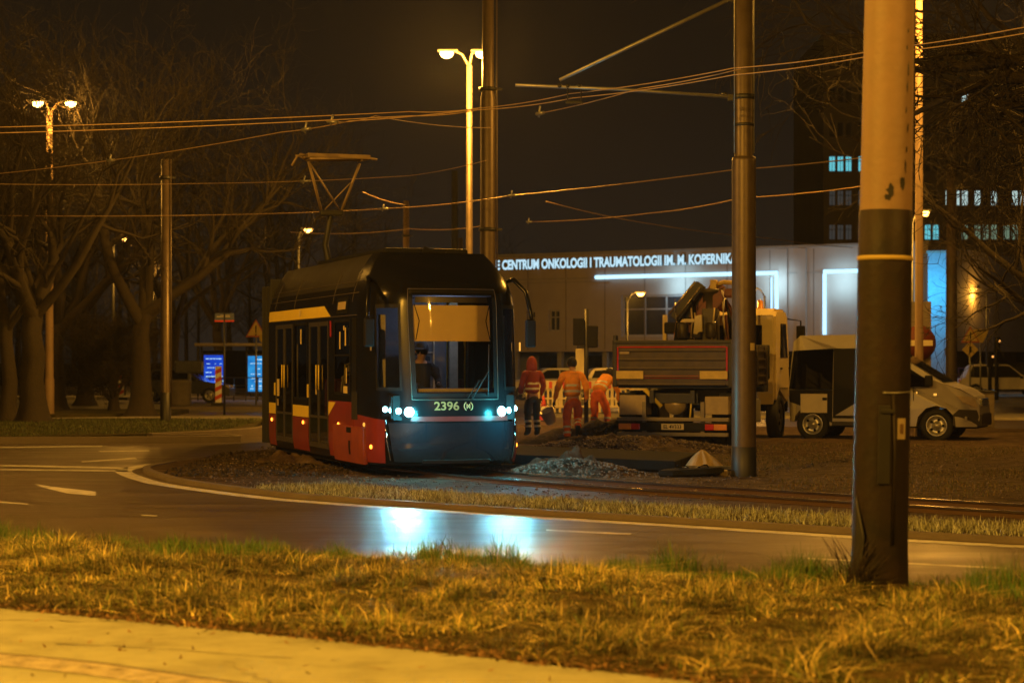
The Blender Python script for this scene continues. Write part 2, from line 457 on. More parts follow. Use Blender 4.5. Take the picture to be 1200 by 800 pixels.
cb = MB(); rc = random.Random(8)
for (qx, qy, n_, sx2, sy2) in ((-3.4, 12.6, 16, .10, -.02), (-1.6, 10.9, 14, .03, -.07), (-2.7, 11.6, 12, .12, -.05), (.1, 9.9, 8, .08, -.06)):
    pts_ = [(qx, qy)]
    for i in range(n_): pts_.append((pts_[-1][0] + sx2 + rc.gauss(0, .03), pts_[-1][1] + sy2 + rc.gauss(0, .03)))
    for i in range(n_):
        (x0, y0), (x1, y1) = pts_[i], pts_[i + 1]; w0 = .008 * rc.uniform(.4, 1.2); cb.quad([(x0, y0 - w0, .0885), (x1, y1 - w0, .0885), (x1, y1 + w0, .0885), (x0, y0 + w0, .0885)])
tag(cb.build('path_cracks', MATS['joint_dark']), kind='structure')

# tramway island
line_pts = [(-6.15, 33.6), (-6.25, 31.6), (-5.5, 29.2), (-4.8, 27.7), (-3.3, 25.4), (-2.08, 24.1), (0, 22.3), (1.8, 20.9), (3.4, 19.6), (4.8, 18.6), (9, 15.9), (16, 11.5), (30, 2)]
def resample(pts, n):
    pts = [Vector((p[0], p[1], 0)) for p in pts]; out = []
    # catmull-rom
    for i in range(len(pts) - 1):
        p0 = pts[max(i - 1, 0)]; p1 = pts[i]; p2 = pts[i + 1]; p3 = pts[min(i + 2, len(pts) - 1)]
        for k in range(n):
            t = k / n
            out.append(.5 * ((2 * p1) + (-p0 + p2) * t + (2 * p0 - 5 * p1 + 4 * p2 - p3) * t * t + (-p0 + 3 * p1 - 3 * p2 + p3) * t ** 3))
    out.append(pts[-1]); return out
def offset(pts, d):
    out = []
    for i, p in enumerate(pts):
        t = (pts[min(i + 1, len(pts) - 1)] - pts[max(i - 1, 0)]).normalized(); out.append(p + Vector((-t.y, t.x, 0)) * d)
    return out
def ribbon(name, pts, wl, wr, z, m, kind='structure', b=None):
    a = offset(pts, wl); c = offset(pts, -wr); own = b is None; b = b or MB()
    va = [b.bm.verts.new((p.x, p.y, z)) for p in a]; vc = [b.bm.verts.new((p.x, p.y, z)) for p in c]
    for i in range(len(pts) - 1): b.bm.faces.new((vc[i], vc[i + 1], va[i + 1], va[i]))
    if own:
        o = b.build(name, m); tag(o, kind=kind); return o
ln = resample(line_pts, 8)
marks = MB()
ribbon('', ln, .13, .13, .004, None, b=marks)
isl_near = offset(ln, .42)
ip = [(p.x, p.y) for p in isl_near] + [(60, 10), (60, 42), (25, 47), (10, 51), (0, 53), (-3.2, 47), (-4.7, 38.6), (-5.4, 36)]
def grid_patch(name, poly, z, m, hf=None, step=.45, bounds=None):
    """heightfield clipped by a polygon (soft edge)"""
    from mathutils.geometry import intersect_point_line
    return None
slab('tramway_ground', ip, -.02, .05, soil)
kb = MB(); ka = offset(ln, .42); kc = offset(ln, .30)
for i in range(len(ln) - 1):
    q = [ka[i], ka[i + 1], kc[i + 1], kc[i]]
    lo = [kb.bm.verts.new((p.x, p.y, -.01)) for p in q]; hi = [kb.bm.verts.new((p.x, p.y, .062)) for p in q]
    kb.bm.faces.new(hi)
    for e_ in range(4): kb.bm.faces.new((lo[e_], lo[(e_ + 1) % 4], hi[(e_ + 1) % 4], hi[e_]))
tag(kb.build('kerb', M['kerb']), kind='structure')

# painted marks
def markq(*px):
    marks.quad([(g.x, g.y, .004) for g in (G(*p) for p in px)])
markq((40, 567), (60, 570), (112, 576), (112, 581), (78, 578), (52, 571.5))
markq((95, 540.5), (158, 536), (161, 537.8), (97, 541.6))
markq((0, 544.5), (150, 547.5), (150, 549.5), (0, 546.2))
markq((0, 549.5), (150, 551), (150, 552.6), (0, 550.8))
markq((0, 523.5), (120, 522), (120, 523.4), (0, 525))
markq((115, 528.2), (175, 527.3), (175, 528.6), (118, 529.4))
markq((0, 587.5), (32, 590), (34, 591.5), (0, 589))
markq((165, 603), (185, 604), (183, 605.2), (166, 604.2))
markq((640, 620), (740, 625), (738, 627), (640, 622))
markq((210, 545), (285, 533), (292, 534), (222, 547))
markq((175, 548), (206, 540), (212, 541), (190, 549))
markq((200, 549), (215, 550), (226, 557), (206, 556))
markq((945, 653.5), (1180, 665), (1180, 667), (945, 655))
tag(marks.build('road_markings', roadpaint), kind='structure')

# far-left verges, kerbs and paths
def slab_kerb(name, pts, z1, m):
    return slab(name, pts, -.02, z1, m)
v1 = [(-70, 38), (-11.2, 42.2), (-8.3, 44.5), (-6.4, 48.5), (-7.0, 55), (-10, 57.3), (-14, 56.2), (-70, 50)]
slab('grass_island', v1, -.02, .12, grassy)
k1 = resample([(-70, 38), (-11.2, 42.2), (-8.3, 44.5), (-6.4, 48.5), (-7.0, 55)], 6)
b = MB(); a = offset(k1, -.02); c = offset(k1, -.30)
for i in range(len(k1) - 1):
    q = [a[i], a[i + 1], c[i + 1], c[i]]
    lo = [b.bm.verts.new((p.x, p.y, -.01)) for p in q]; hi = [b.bm.verts.new((p.x, p.y, .14)) for p in q]
    b.bm.faces.new(hi)
    for e_ in range(4): b.bm.faces.new((lo[e_], lo[(e_ + 1) % 4], hi[(e_ + 1) % 4], hi[e_]))
tag(b.build('far_kerb', M['kerb']), kind='structure')
slab('path', [(-70, 50.5), (-14, 56.7), (-10, 57.8), (-6.5, 56), (-5.5, 60), (-9, 62.6), (-14, 59.6), (-70, 54)], -.02, .06, farpave)
slab('park_ground', [(-70, 54.5), (-14, 60.2), (-11, 63.4), (-11.2, 68), (-70, 75)], -.02, .12, grassy)
sheet('plaza', [(-90, 76), (-12, 69), (-4, 66), (8, 84), (8, 99), (-90, 99)], .01, farpave)
slab('stop_platform', [(-60, 90), (-10, 90), (-10, 94), (-60, 94)], -.02, .14, M['concrete'])
slab('traffic_island', [(-12.6, 71.5), (-8.2, 71.5), (-7.4, 73), (-8.2, 74.4), (-12.6, 74.4)], -.02, .12, M['kerb'])
sheet('forecourt', [(8.5, 76), (90, 70), (90, 150), (8.5, 150)], .012, farpave)
# raised pavement band in front of the far street
slab('far_pavement', [(1, 62), (26, 57), (70, 52), (70, 56), (26, 62), (1, 67)], -.02, .08, farpave)

# ------------------------------------------------------------------ rails
THETA = R(19)
TC = Vector((-.797, 28.7, 0))
def tl(x, y, z=0):
    """tram local -> world"""
    return Vector((TC.x + x * math.cos(THETA) - y * math.sin(THETA), TC.y + x * math.sin(THETA) + y * math.cos(THETA), z))
t0 = tl(0, 9); t1 = tl(0, 4); t2 = tl(0, 1.2)
track = [(t0.x, t0.y + 6), (t0.x, t0.y), (t1.x, t1.y), (t2.x, t2.y), (1.45, 26.2), (2.9, 24.75), (4.3, 23.3), (5.9, 21.75), (9, 18.8), (14, 14.4), (24, 7)]
tk = resample(track, 8)
# second curve just behind (points for the depot loop)
track2 = [(t2.x, t2.y + 1.2), (0.9, 28.1), (2.4, 27.0), (4.2, 25.6), (6.2, 24.1), (10, 21.2), (16, 17)]
def rails_of(trk, name, label):
    root = empty(name, (0, 0, 0), 0, label, 'rails')
    for sgn in (-.5, .5):
        rp_ = offset(trk, sgn)
        head = MB(); web = MB()
        for i in range(len(rp_) - 1):
            p, q = rp_[i], rp_[i + 1]; d = (q - p); nrm = Vector((-d.y, d.x, 0)).normalized()
            def strip(bb, w0, w1, z0, z1):
                A = [p + nrm * w0, p + nrm * w1, q + nrm * w1, q + nrm * w0]
                lo = [bb.bm.verts.new((v.x, v.y, z0)) for v in A]; hi = [bb.bm.verts.new((v.x, v.y, z1)) for v in A]
                bb.bm.faces.new(hi)
                bb.bm.faces.new((lo[0], lo[3], hi[3], hi[0])); bb.bm.faces.new((lo[1], lo[2], hi[2], hi[1]))
            strip(head, -.034, .034, .10, .125)
            strip(web, -.02, .02, .04, .10)
            strip(web, -.07, .07, .04, .06)
        r1 = web.build('rail', M['railside'], root)
        head.build('rail_head', M['rail'], r1)
    return root
def sub(trk, a, b): return trk[a:b]
rails_of(tk, 'tram_track', 'shiny curved tram rails running from under the tram to the right edge')

# rubble and lumps (stuff)
def lumps(name, label, cat, regions, m, seed, bevel=True):
    rs = random.Random(seed); V = []; Fc = []
    base = [Vector(v) for v in ((1, 0, 0), (-1, 0, 0), (0, 1, 0), (0, -1, 0), (0, 0, 1), (0, 0, -1))]
    tri = [(0, 2, 4), (2, 1, 4), (1, 3, 4), (3, 0, 4), (2, 0, 5), (1, 2, 5), (3, 1, 5), (0, 3, 5)]
    for (fn, count, smin, smax) in regions:
        for _ in range(count):
            p = fn(rs)
            s = rs.uniform(smin, smax) * (1 if rs.random() < .9 else 1.8)
            e_ = Euler((rs.uniform(0, 6), rs.uniform(0, 6), rs.uniform(0, 6))).to_matrix(); o = len(V)
            for v in base:
                q = e_ @ (v * s * rs.uniform(.55, 1.2)); V.append((p[0] + q.x, p[1] + q.y, p[2] + q.z * .7))
            Fc += [(a + o, b_ + o, c_ + o) for a, b_, c_ in tri]
    o = pymesh(name, V, Fc, m)
    return tag(o, label, cat, kind='stuff')
stone = mat('stone', (.24, .18, .14), .85, scale=7, c2=(.05, .036, .027))

def mound(name, label, cx_, cy_, rx, ry, h, m, seed, rot=0, pw=1.0, z0=.05, cat='pile', nu=56, nv=18, rough=.18):
    nf = smooth_noise(seed, 30)
    b = MB()
    def fn(u, v):
        a = u * 2 * PI; r = v
        x = math.cos(a) * rx * r; y = math.sin(a) * ry * r
        k = 1 + .22 * math.sin(a * 3 + seed) + .12 * math.sin(a * 7 + seed * 2); x *= k; y *= k
        hh = h * max(0, (1 - r ** 1.5)) ** pw
        hh *= 1 + rough * 2 * float(nf(x * 9, y * 9)) * (1 - r * .2)
        hh += rough * .12 * float(nf(x * 22 + 4, y * 22)) * (1 - r)
        c_, s_ = math.cos(rot), math.sin(rot)
        return (cx_ + x * c_ - y * s_, cy_ + x * s_ + y * c_, z0 + hh - .03 * r)
    b.grid(fn, nu, nv)
    bmesh.ops.remove_doubles(b.bm, verts=b.bm.verts, dist=.0005)
    o = b.build(name, m); tag(o, label, cat); return o
darksoil = ground_mat('dark_soil', [(.018, .015, .012), (.05, .04, .032), (.09, .07, .055)], 6, 1, 30)
sand = ground_mat('sand', [(.34, .26, .15), (.46, .36, .22)], 5, .6, 60)
g = G(690, 497); mound('soil_heap', 'dark heap of dug earth behind the walking worker', 4.0 * .9 - .9, 41.2, 2.3, 1.2, .55, darksoil, 4, R(-5))
g = G(640, 560); mound('rubble_heap', 'low clumpy ridge of dug soil right beside the tram front', g.x + .35, g.y + .3, 1.0, .5, .28, soil, 9, R(-20), rough=.3)
g = G(735, 535); mound('gravel_heap', 'broad heap of loose pale gravel in front of the lorry', g.x + .1, g.y + 1.2, 2.2, 1.1, .28, soil, 11, R(-12), rough=.25)
g = G(826, 560); mound('sand_heap', 'small cone of yellow sand on a low tray beside the grey pole', g.x + .0, g.y + .5, .31, .3, .30, sand, 2, z0=.12, nu=36, rough=.06)
tr = MB(); g = G(826, 562)
tr.box((g.x + .03, g.y + .4, .10), (.72, .7, .09), .02, rot=(0, 0, R(-8)))
tag(tr.build('wooden_tray', M['tan']), 'low tan board tray under the small sand heap', 'tray')
tp = MB()
tp.grid(lambda u, v: (g.x - .40 + .85 * u, g.y - .0 + .18 * v + .05 * math.sin(u * 9), .19 + .035 * math.sin(u * 14 + 1) * (1 - v) - .10 * (1 - v) * (u if u > .5 else 0)), 24, 5)
o = tp.build('tarpaulin', M['blackmat']); md = o.modifiers.new('s', 'SOLIDIFY'); md.thickness = .012
tag(o, 'crumpled black sheet edging the sand heap tray', 'sheet')
# torn-up slabs: long dark slab to the right of tram front
sb = MB(); g0 = G(618, 556); g1 = G(728, 562)
sb.box((0, 0, 0), (3.6, 1.7, .16), .04)
o = sb.build('asphalt_slab', mat('slab', (.016, .016, .017), .9, bump=.8, bscale=12, spec=.1)); o.location = (1.05, 31.6, .22); o.rotation_euler = (R(2), R(1.5), R(-17))
tag(o, 'long dark broken asphalt slab lying beside the tram front', 'slab')
sb = MB(); sb.prism([(-.42, -.14), (-.2, -.2), (.3, -.15), (.55, -.05), (.38, .12), (-.1, .17), (-.35, .08)], 0, .09, 'xy', bev=.015)
o = sb.build('asphalt_slab', MATS['slab']); g = G(805, 562); o.location = (g.x, g.y, .08); o.rotation_euler = (R(3), R(-3), R(-6))
tag(o, 'small dark chunk of asphalt on the soil left of the sand heap', 'slab')
def in_heap(cx_, cy_, rx, ry, h, z0=.05):
    def fn(r):
        a = r.uniform(0, 2 * PI); q = r.uniform(0, 1) ** .6
        return (cx_ + math.cos(a) * rx * q, cy_ + math.sin(a) * ry * q, z0 + h * max(0, 1 - q ** 1.5))
    return fn
def flat(x0, x1, y0, y1, z=.06):
    def fn(r):
        while 1:
            x = r.uniform(x0, x1); y = r.uniform(y0, y1)
            if y > interp_edge([(p.x, p.y) for p in isl_near[8:]], x) + .15: return (x, y, z)
    return fn
g = G(735, 535)
lumps('loose_gravel', 'loose stones and clods scattered around the dug-up track', 'gravel',
      [(in_heap(g.x + .1, g.y + 1.2, 2.4, 1.3, .28), 2600, .012, .045), (flat(-5.0, 9, 24, 40), 9000, .006, .022), (in_heap(.9, 29.5, 1.2, .7, .25), 900, .010, .035)], stone, 7)
lumps('dug_soil_clods', 'dark clods of soil around the tram end of the median', 'clods',
      [(flat(-5.4, -2.5, 29, 37), 1800, .01, .045), (in_heap(2.7, 41.2, 2.3, 1.2, .5), 900, .02, .07)], darksoil, 8)
o = mound('soil_heap', 'low brown clump of weeds and soil at the rear of the tram', G(340, 545).x, G(340, 545).y - .1, .9, .35, .16, soil, 21, R(-40), rough=.4)

# grass strips of the island
def strip_pts(n, d0, d1, seed, i0=0.0, i1=1.0, z=.05):
    rs = np.random.RandomState(seed); out = []
    cum = np.cumsum([0] + [(ln[i + 1] - ln[i]).length for i in range(len(ln) - 1)]); tot = cum[-1]
    for s_, d_ in zip(rs.uniform(i0, i1, n) * tot, rs.uniform(d0, d1, n)):
        i = min(np.searchsorted(cum, s_, 'right') - 1, len(ln) - 2); f = (s_ - cum[i]) / (cum[i + 1] - cum[i])
        p = ln[i].lerp(ln[i + 1], f); t = (ln[i + 1] - ln[i]).normalized(); p = p + Vector((-t.y, t.x, 0)) * d_
        out.append((p.x, p.y, z))
    return np.array(out)
pale = [(.52, .55, .42, .35), (.28, .30, .18, .35), (.09, .07, .04, .30)]  # blade colours lightened to carry the white light on the strip
sp_ = strip_pts(60000, .42, 1.75, 3, .16, .8)
q = vn(sp_[:, 0] * 4, sp_[:, 1] * 4); sp_ = sp_[q > -.75]
blades('trackside_grass', sp_, .03, .11, .006, pale, 1.2, 4, label='grass strip, whitish light painted into its blades, between the road kerb and the rails')
n = 30000
x = rs.uniform(3.5, 16, n); y = rs.uniform(24, 41, n); k_ = vn(x * 1.2, y * 1.2) > -.05
k_ &= (y > interp_edge([(1.45, 27.6), (4.3, 25.0), (5.9, 23.6), (9, 20.8), (16, 16)], x))
blades('thin_grass', np.stack([x[k_], y[k_], x[k_] * 0 + .05], 1), .02, .07, .008, [(.15, .10, .04, .5), (.08, .08, .03, .5)], .9, 6, label='thin dead grass over the soil in front of the lorry and van')
n = 26000
x = rs.uniform(-22, -6.5, n); y = rs.uniform(43, 56, n); k_ = (y > interp_edge([(-22, 41.5), (-11.2, 42.6), (-8.3, 45), (-6.4, 49)], x)) & (x < -6.9)
blades('far_verge_grass', np.stack([x[k_], y[k_], x[k_] * 0 + .12], 1), .03, .09, .012, [(.08, .10, .03, .6), (.05, .06, .02, .4)], .6, 9, label='short dull grass beneath the old trees across the road')

# ------------------------------------------------------------------ poles and masts
def pole_near():
    root = empty('tram_pole', (2.655, 14.2, .1), 0, 'thick foreground pole with cream top and dark painted lower half, in the verge', 'pole')
    root.rotation_euler = (0, R(1.05), 0)
    b = MB()
    b.lathe([(.187, 2.70), (.182, 3.6), (.174, 5), (.145, 9.2), (.001, 9.2)], seg=40)
    b.build('shaft', M['pole_cream'], root)
    b = MB(); rs = random.Random(1)
    b.lathe([(.222, -.15), (.209, .1), (.200, .3), (.199, 1.2), (.194, 2.3), (.190, 2.74), (.18, 2.75)], seg=48)
    b.build('painted_sleeve', M['pole_dark'], root)
    b = MB(); b.lathe([(.19, 2.38), (.202, 2.382), (.202, 2.412), (.19, 2.414)], seg=40); b.build('yellow_band', mat('faded_yellow', (.5, .38, .1), .6), root)
    # wire clamp
    b = MB(); b.tube([(.205 * math.cos(a), .205 * math.sin(a), 1.45 + .02 * math.sin(a)) for a in [R(-100 + 10 * i) for i in range(12)]], .006, 5); b.build('wire_band', M['galv'], root)
    # inspection hatch + conduit
    b = MB(); b.box((-.02, -.200, 1.06), (.085, .02, .56), .006); b.box((.0, -.206, 1.30), (.10, .03, .03), .006)
    b.build('inspection_cover', M['pole_black'], root)
    b = MB(); b.tube([(.055, -.20, .35), (.06, -.199, 1.0), (.04, -.20, 1.42)], .012, 6); b.build('conduit', M['pole_dark'], root)
    st = MB(); st.grid(lambda u, v: (.2015 * math.cos(R(-68 + 22 * u)), .2015 * math.sin(R(-68 + 22 * u)), 1.10 + .15 * v), 6, 2); stk = st.build('sticker', mat('sticker_paper', (.5, .42, .25), .6), root)
    st = MB(); st.grid(lambda u, v: (.2035 * math.cos(R(-62 + 10 * u)), .2035 * math.sin(R(-62 + 10 * u)), 1.14 + .07 * v), 4, 2); st.build('sticker_print', mat('sticker_ink', (.2, .12, .05), .6), stk)
    # peeled paint: irregular dark patches on the upper shaft
    def patch(az, z, w_, h_, seed):
        rs = random.Random(seed); pts = []
        for i in range(14):
            a = 2 * PI * i / 14; r = rs.uniform(.45, 1.1)
            A = R(az) + (w_ * math.cos(a) * r) / .19; Z = z + h_ * math.sin(a) * r; rr = .1895 - .008 * max(0, Z - 3)
            pts.append((rr * math.cos(A), rr * math.sin(A), Z))
        bb = MB(); c_ = Vector((sum(p[0] for p in pts) / 14, sum(p[1] for p in pts) / 14, sum(p[2] for p in pts) / 14)); cc = Vector((c_.x, c_.y, 0)).normalized() * .1885; cv = bb.bm.verts.new((cc.x, cc.y, c_.z))
        vs = [bb.bm.verts.new(p) for p in pts]
        for i in range(14): bb.bm.faces.new((cv, vs[i], vs[(i + 1) % 14]))
        bb.build('peeled_patch', M['pole_black'], root)
    patch(-92, 2.88, .035, .055, 3); patch(-62, 2.93, .026, .075, 4); patch(-97, 2.83, .03, .03, 6)
    for i, (z, h_) in enumerate([(3.05, .05), (3.17, .03), (3.33, .05), (3.45, .03), (3.62, .05), (3.75, .07), (3.9, .025), (4.02, .02)]): patch(-56 + (i % 3) * 3, z, .009, h_, 10 + i)
    # torn sheet flap at the foot
    fl = MB(); fl.grid(lambda u, v: (-.20 - .10 * (1 - v) ** 2 * (.4 + u * .6) + .05 * u, -.10 - .09 * u, -.05 + .75 * v * (1 - .4 * u)), 5, 8)
    o = fl.build('torn_flap', M['pole_black'], root); md = o.modifiers.new('s', 'SOLIDIFY'); md.thickness = .006
    return root
pole_near()
wd = MB(); rr = random.Random(4)
for i in range(90):
    a = rr.uniform(0, 2 * PI); l = rr.uniform(.1, .42); x0 = 2.44 + rr.gauss(0, .07); y0 = 14.02 + rr.gauss(0, .05)
    wd.tube([(x0, y0, .1), (x0 + .05 * math.cos(a), y0 + .05 * math.sin(a), .1 + l * .6), (x0 + .16 * math.cos(a), y0 + .12 * math.sin(a), .1 + l)], [.004, .003, .001], 4)
tag(wd.build('dry_weeds', M['twig']), 'dark tuft of dry weeds against the foot of the foreground pole', 'weeds', kind='stuff')

def pole_mid():
    x, y = 3.45, 29.2
    root = empty('catenary_mast', (x, y, .05), 0, 'grey steel mast with dark base and a bracket arm, between lorry and rails', 'mast', 'tram catenary masts')
    b = MB(); b.lathe([(.183, .42), (.18, 2), (.178, 4.68), (.176, 4.74), (.142, 4.75)], seg=32); b.lathe([(.14, 4.7), (.135, 10.2), (.001, 10.2)], seg=32); b.build('shaft', M['pole_grey'], root)
    b = MB(); b.lathe([(.19, -.1), (.188, .02), (.186, .44), (.18, .445)], seg=32); b.build('base', M['pole_black'], root)
    b = MB(); b.tube([(.145, -.03, 4.8), (.145, -.03, 10)], .012, 6); b.tube([(-.145, -.05, 4.8), (-.145, -.05, 10)], .012, 6); b.build('cable_pipe', M['galv'], root)
    b = MB(); b.lathe([(.15, 5.60), (.155, 5.605), (.155, 5.67), (.15, 5.675)], seg=24); b.box((-.19, 0, 5.63), (.1, .04, .1), .01); b.box((-.19, 0, 7.1), (.1, .04, .1), .01)
    b.lathe([(.145, 5.2), (.15, 5.205), (.15, 5.24), (.145, 5.245)], seg=24); b.build('collar', M['dark'], root)
    b = MB(); b.tube([(-.22, 0, 5.64), (-1.9, .05, 5.76), (-3.4, .1, 5.83)], .026, 8); br = b.build('bracket_arm', M['galv'], root)
    b = MB(); b.tube([(-2.74, .08, 5.90), (-.15, 0, 7.12)], .03, 8); b.build('stay_tube', M['galv'], root)
    b = MB()
    for xx in (-2.74, -2.62, -2.45, -.28): b.lathe([(.02, 0), (.04, .01), (.04, .05), (.025, .06)], (xx, .08, 5.78 if xx < -1 else 5.66), seg=10)
    b.build('insulator', M['dark'], root); b = MB(); b.tube([(-2.62, .06, 5.78), (-2.62, .06, 5.58), (-2.42, .06, 5.58), (-2.42, .06, 5.76)], .012, 6); b.box((-2.52, .06, 5.56), (.26, .03, .03), .005)
    b.build('insulator_hanger', M['dark'], root)
    st = MB(); st.grid(lambda u, v: (.1835 * math.cos(R(-66 + 30 * u)), .1835 * math.sin(R(-66 + 30 * u)), 1.87 + .11 * v), 5, 2); st.build('number_sticker', mat('sticker_yellow', (.62, .5, .25), .6), root)
    return root
pole_mid()

def mast(px, Y, r, ztop, label, m, step=None, r2=None, group='tram catenary masts', side_pipe=False, base=.4, rings=()):
    x = (px - 600) * Y / F
    root = empty('catenary_mast', (x, Y, 0), 0, label, 'mast', group)
    if step: prof = [(r, 0), (r * .97, step), (r2, step + .25), (r2 * .9, ztop), (.001, ztop)]
    else: prof = [(r, 0), (r * .8, ztop), (.001, ztop)]
    b = MB(); b.lathe(prof, seg=20); b.build('shaft', m, root)
    b = MB(); b.lathe([(r * 1.04, 0), (r * 1.04, base), (r, base + .005)], seg=20); b.build('base', M['pole_black'], root)
    if side_pipe:
        b = MB(); b.tube([(r * 1.15, -.05, .5), (r * 1.05, -.05, ztop)], .022, 6); b.build('cable_pipe', M['pole_grey'], root)
    for z in rings:
        b = MB(); b.lathe([(r * .95, z), (r * 1.15, z + .01), (r * 1.15, z + .09), (r * .95, z + .1)], seg=18); b.box((r * 1.3, 0, z + .05), (.18, .06, .06), .01); b.build('clamp', M['dark'], root)
    return root
mast(572, 49, .20, 13, 'tall tapered steel mast rising just behind the tram roof', M['pole_grey'], 8.3, .15, side_pipe=True, rings=(5.0, 8.5))
mast(194, 54.4, .145, 7.35, 'slim dark mast standing in the grass in front of the left trees', M['pole_grey'], side_pipe=True, rings=(6.8,), base=.9)
mast(476, 92, .17, 9.3, 'short lit mast far away behind the tram roof, left of the street lamp', M['pole_cream'], rings=(7.6,))
mast(533, 75, .15, 9.05, 'thin dark mast far behind the tram beside the bright lamp post', M['pole_black'])
mast(1115, 62, .19, 8.0, 'dark mast rising behind the van bonnet among the twigs', M['pole_dark'], base=.5)
mast(540, 88, .12, 7.3, 'thin grey mast between the dark mast and the bright lamp post', M['pole_grey'])

def street_lamp(px, Y, z, r, arms, label, power, head=.55, pm='galv', em='sodium', ro=0, lightc=SOD, group='street lamps', light_r=.25):
    x = (px - 600) * Y / F
    root = empty('street_lamp', (x, Y, 0), ro, label, 'street lamp', group)
    b = MB(); b.lathe([(r * 1.15, 0), (r * 1.15, 1.2), (r, 1.25), (r * .75, z - .35), (.001, z - .33)], seg=16); b.build('post', M[pm], root)
    for a in arms:
        b = MB(); b.tube([(0, 0, z - .4), (a * .5, 0, z - .06), (a, 0, z + .03)], .035, 8); b.build('arm', M[pm], root)
        s = 1 if a > 0 else -1
        b = MB(); b.box((a + s * head * .35, 0, z + .03), (head, head * .40, .07), .03); h = b.build('lamp_head', M['dark'], root)
        b = MB(); b.lathe([(.001, -.13), (head * .12, -.125), (head * .24, -.09), (head * .31, -.03), (head * .32, .02)], (a + s * head * .4, 0, z - .03), seg=16); b.build('bulb', M[em], h)
        if power:
            wp = Vector((x, Y, 0)) + Euler((0, 0, ro)).to_matrix() @ Vector((a + s * head * .4, -.9, z - .4))
            light('lamp_light', 'POINT', wp, power, lightc, light_r)
    return root
street_lamp(58, 62, 9.95, .13, (-.15, .45), 'double-headed glowing street lamp among the trees at far left', 650, pm='pole_cream')
street_lamp(550, 52, 9.95, .10, (-.38, .12), 'tall double-headed glowing street lamp behind the tram', 3000, pm='pole_grey')
street_lamp(1077, 45, 11.6, .10, (-.5, .5), 'tall brightly lit lamp post directly behind the foreground pole', 2000, pm='pole_cream')
street_lamp(350, 91, 7.9, .09, (.2,), 'distant glowing street lamp left of the tram pantograph', 350, head=.6, pm='dark', em='sodium2')
street_lamp(133, 98, 7.9, .09, (.4,), 'small distant street lamp glowing between the left trees', 900, head=.5, pm='dark', em='sodium2')
street_lamp(180, 132, 8.0, .09, (.4,), 'tiny street lamp glowing beside the slim dark mast', 700, head=.6, pm='dark', em='sodium2')
street_lamp(735, 91, 4.95, .07, (.4,), 'low street lamp glowing in front of the hospital wall', 800, head=.55, pm='dark', em='sodium2')
street_lamp(896, 98, 5.4, .07, (-.4,), 'low reddish street lamp in front of the vertical light tube', 500, head=.5, pm='dark', em='sodium2')
street_lamp(1068, 60, 6.35, .08, (.3,), 'small warm lamp on the lit post right of the foreground pole', 300, head=.35, em='sodium2')
street_lamp(1156, 111, 5.9, .08, (-.5,), 'distant orange street lamp behind the twigs at right', 200, head=.6, pm='dark', em='sodium2')

# off-frame street lighting of the camera side pavement
light('near_lamp_left', 'POINT', (-7.5, 7.0, 9.5), 11500, (1, .465, .045), .25)
light('near_lamp_right', 'POINT', (9.5, 6.5, 9.5), 4800, (1, .44, .045), .25)
light('side_street_lamp', 'POINT', (-13, 25, 9.5), 5200, SOD, .25)
light('right_street_lamp', 'POINT', (19, 33, 9.5), 900, SOD, .25)

# ------------------------------------------------------------------ overhead wires
wm = mat('copper_wire', (.45, .32, .2), .45, .3)
def wire(label, pts, r=.009, sag=.12, clamps=()):
    root = MB(); out = []
    P_ = [PZ(*p) if len(p) == 3 else Vector(p) for p in pts]
    for i in range(len(P_) - 1):
        for k in range(8):
            t = k / 8; q = P_[i].lerp(P_[i + 1], t); q.z -= sag * 4 * t * (1 - t); out.append(q)
    out.append(P_[-1])
    root.tube(out, r, 5)
    o = root.build('overhead_wire', wm); tag(o, label, 'wire', 'overhead tram wires')
    for c_ in clamps:
        i = int(c_ * (len(out) - 1)); p = out[i]; d = (out[min(i + 1, len(out) - 1)] - out[max(0, i - 1)]).normalized()
        b = MB(); b.tube([p - d * .12, p + d * .12], .03, 6); b.tube([p - d * .05 + Vector((0, 0, -.06)), p + Vector((0, 0, .12))], .018, 5); b.build('clamp', M['galv'], o)
    return o
wire('upper of the twin wires crossing the whole sky to the right', [(-40, 150, 5.8), (480, 131, 5.8), (560, 127, 5.8), (668, 110, 5.8), (860, 80, 5.8), (1040, 57, 5.8), (1260, 20, 5.8)], sag=.03)
wire('lower of the twin wires crossing the whole sky to the right', [(-40, 157, 5.7), (480, 136, 5.7), (560, 129, 5.75), (672, 115, 5.7), (860, 88, 5.7), (1040, 62, 5.7), (1260, 28, 5.7)], sag=.03)
wire('wire rising from the left edge to the bright street lamp', [(-40, 207, 5.7), (130, 188, 5.7), (330, 155, 5.7), (410, 142, 5.7), (560, 128, 5.75)], sag=.02, clamps=(.28, .62))
wire('straight wire through the pantograph from the left edge', [(-40, 215, 5.7), (240, 215, 5.7), (480, 206, 5.7), (570, 188, 5.7)], r=.008, sag=.03, clamps=(.5,))
wire('long low wire across the tram roof to the right', [(-40, 252, 5.7), (250, 252, 5.7), (480, 243, 5.7), (600, 229, 5.7), (860, 199, 5.7), (1050, 180, 5.7)], r=.012, sag=.03, clamps=(.38, .62))
wire('wire from the grey mast sloping down left to a small insulator', [(633, 133, 5.7), (750, 104, 5.7), (868, 81, 5.8)], r=.009, sag=.02, clamps=(.02,))
wire('thin wire from the tram mast toward the hospital roof at right', [(620, 260, 6.2), (760, 250, 6.2), (868, 232, 6.2), (1040, 214, 6.2)], r=.012, sag=.05, clamps=(.02,))
wire('thin dark wire descending over the hospital roof', [(640, 236, 6.3), (760, 262, 6.3), (900, 279, 6.6), (1000, 290, 6.9)], r=.014, sag=.05)
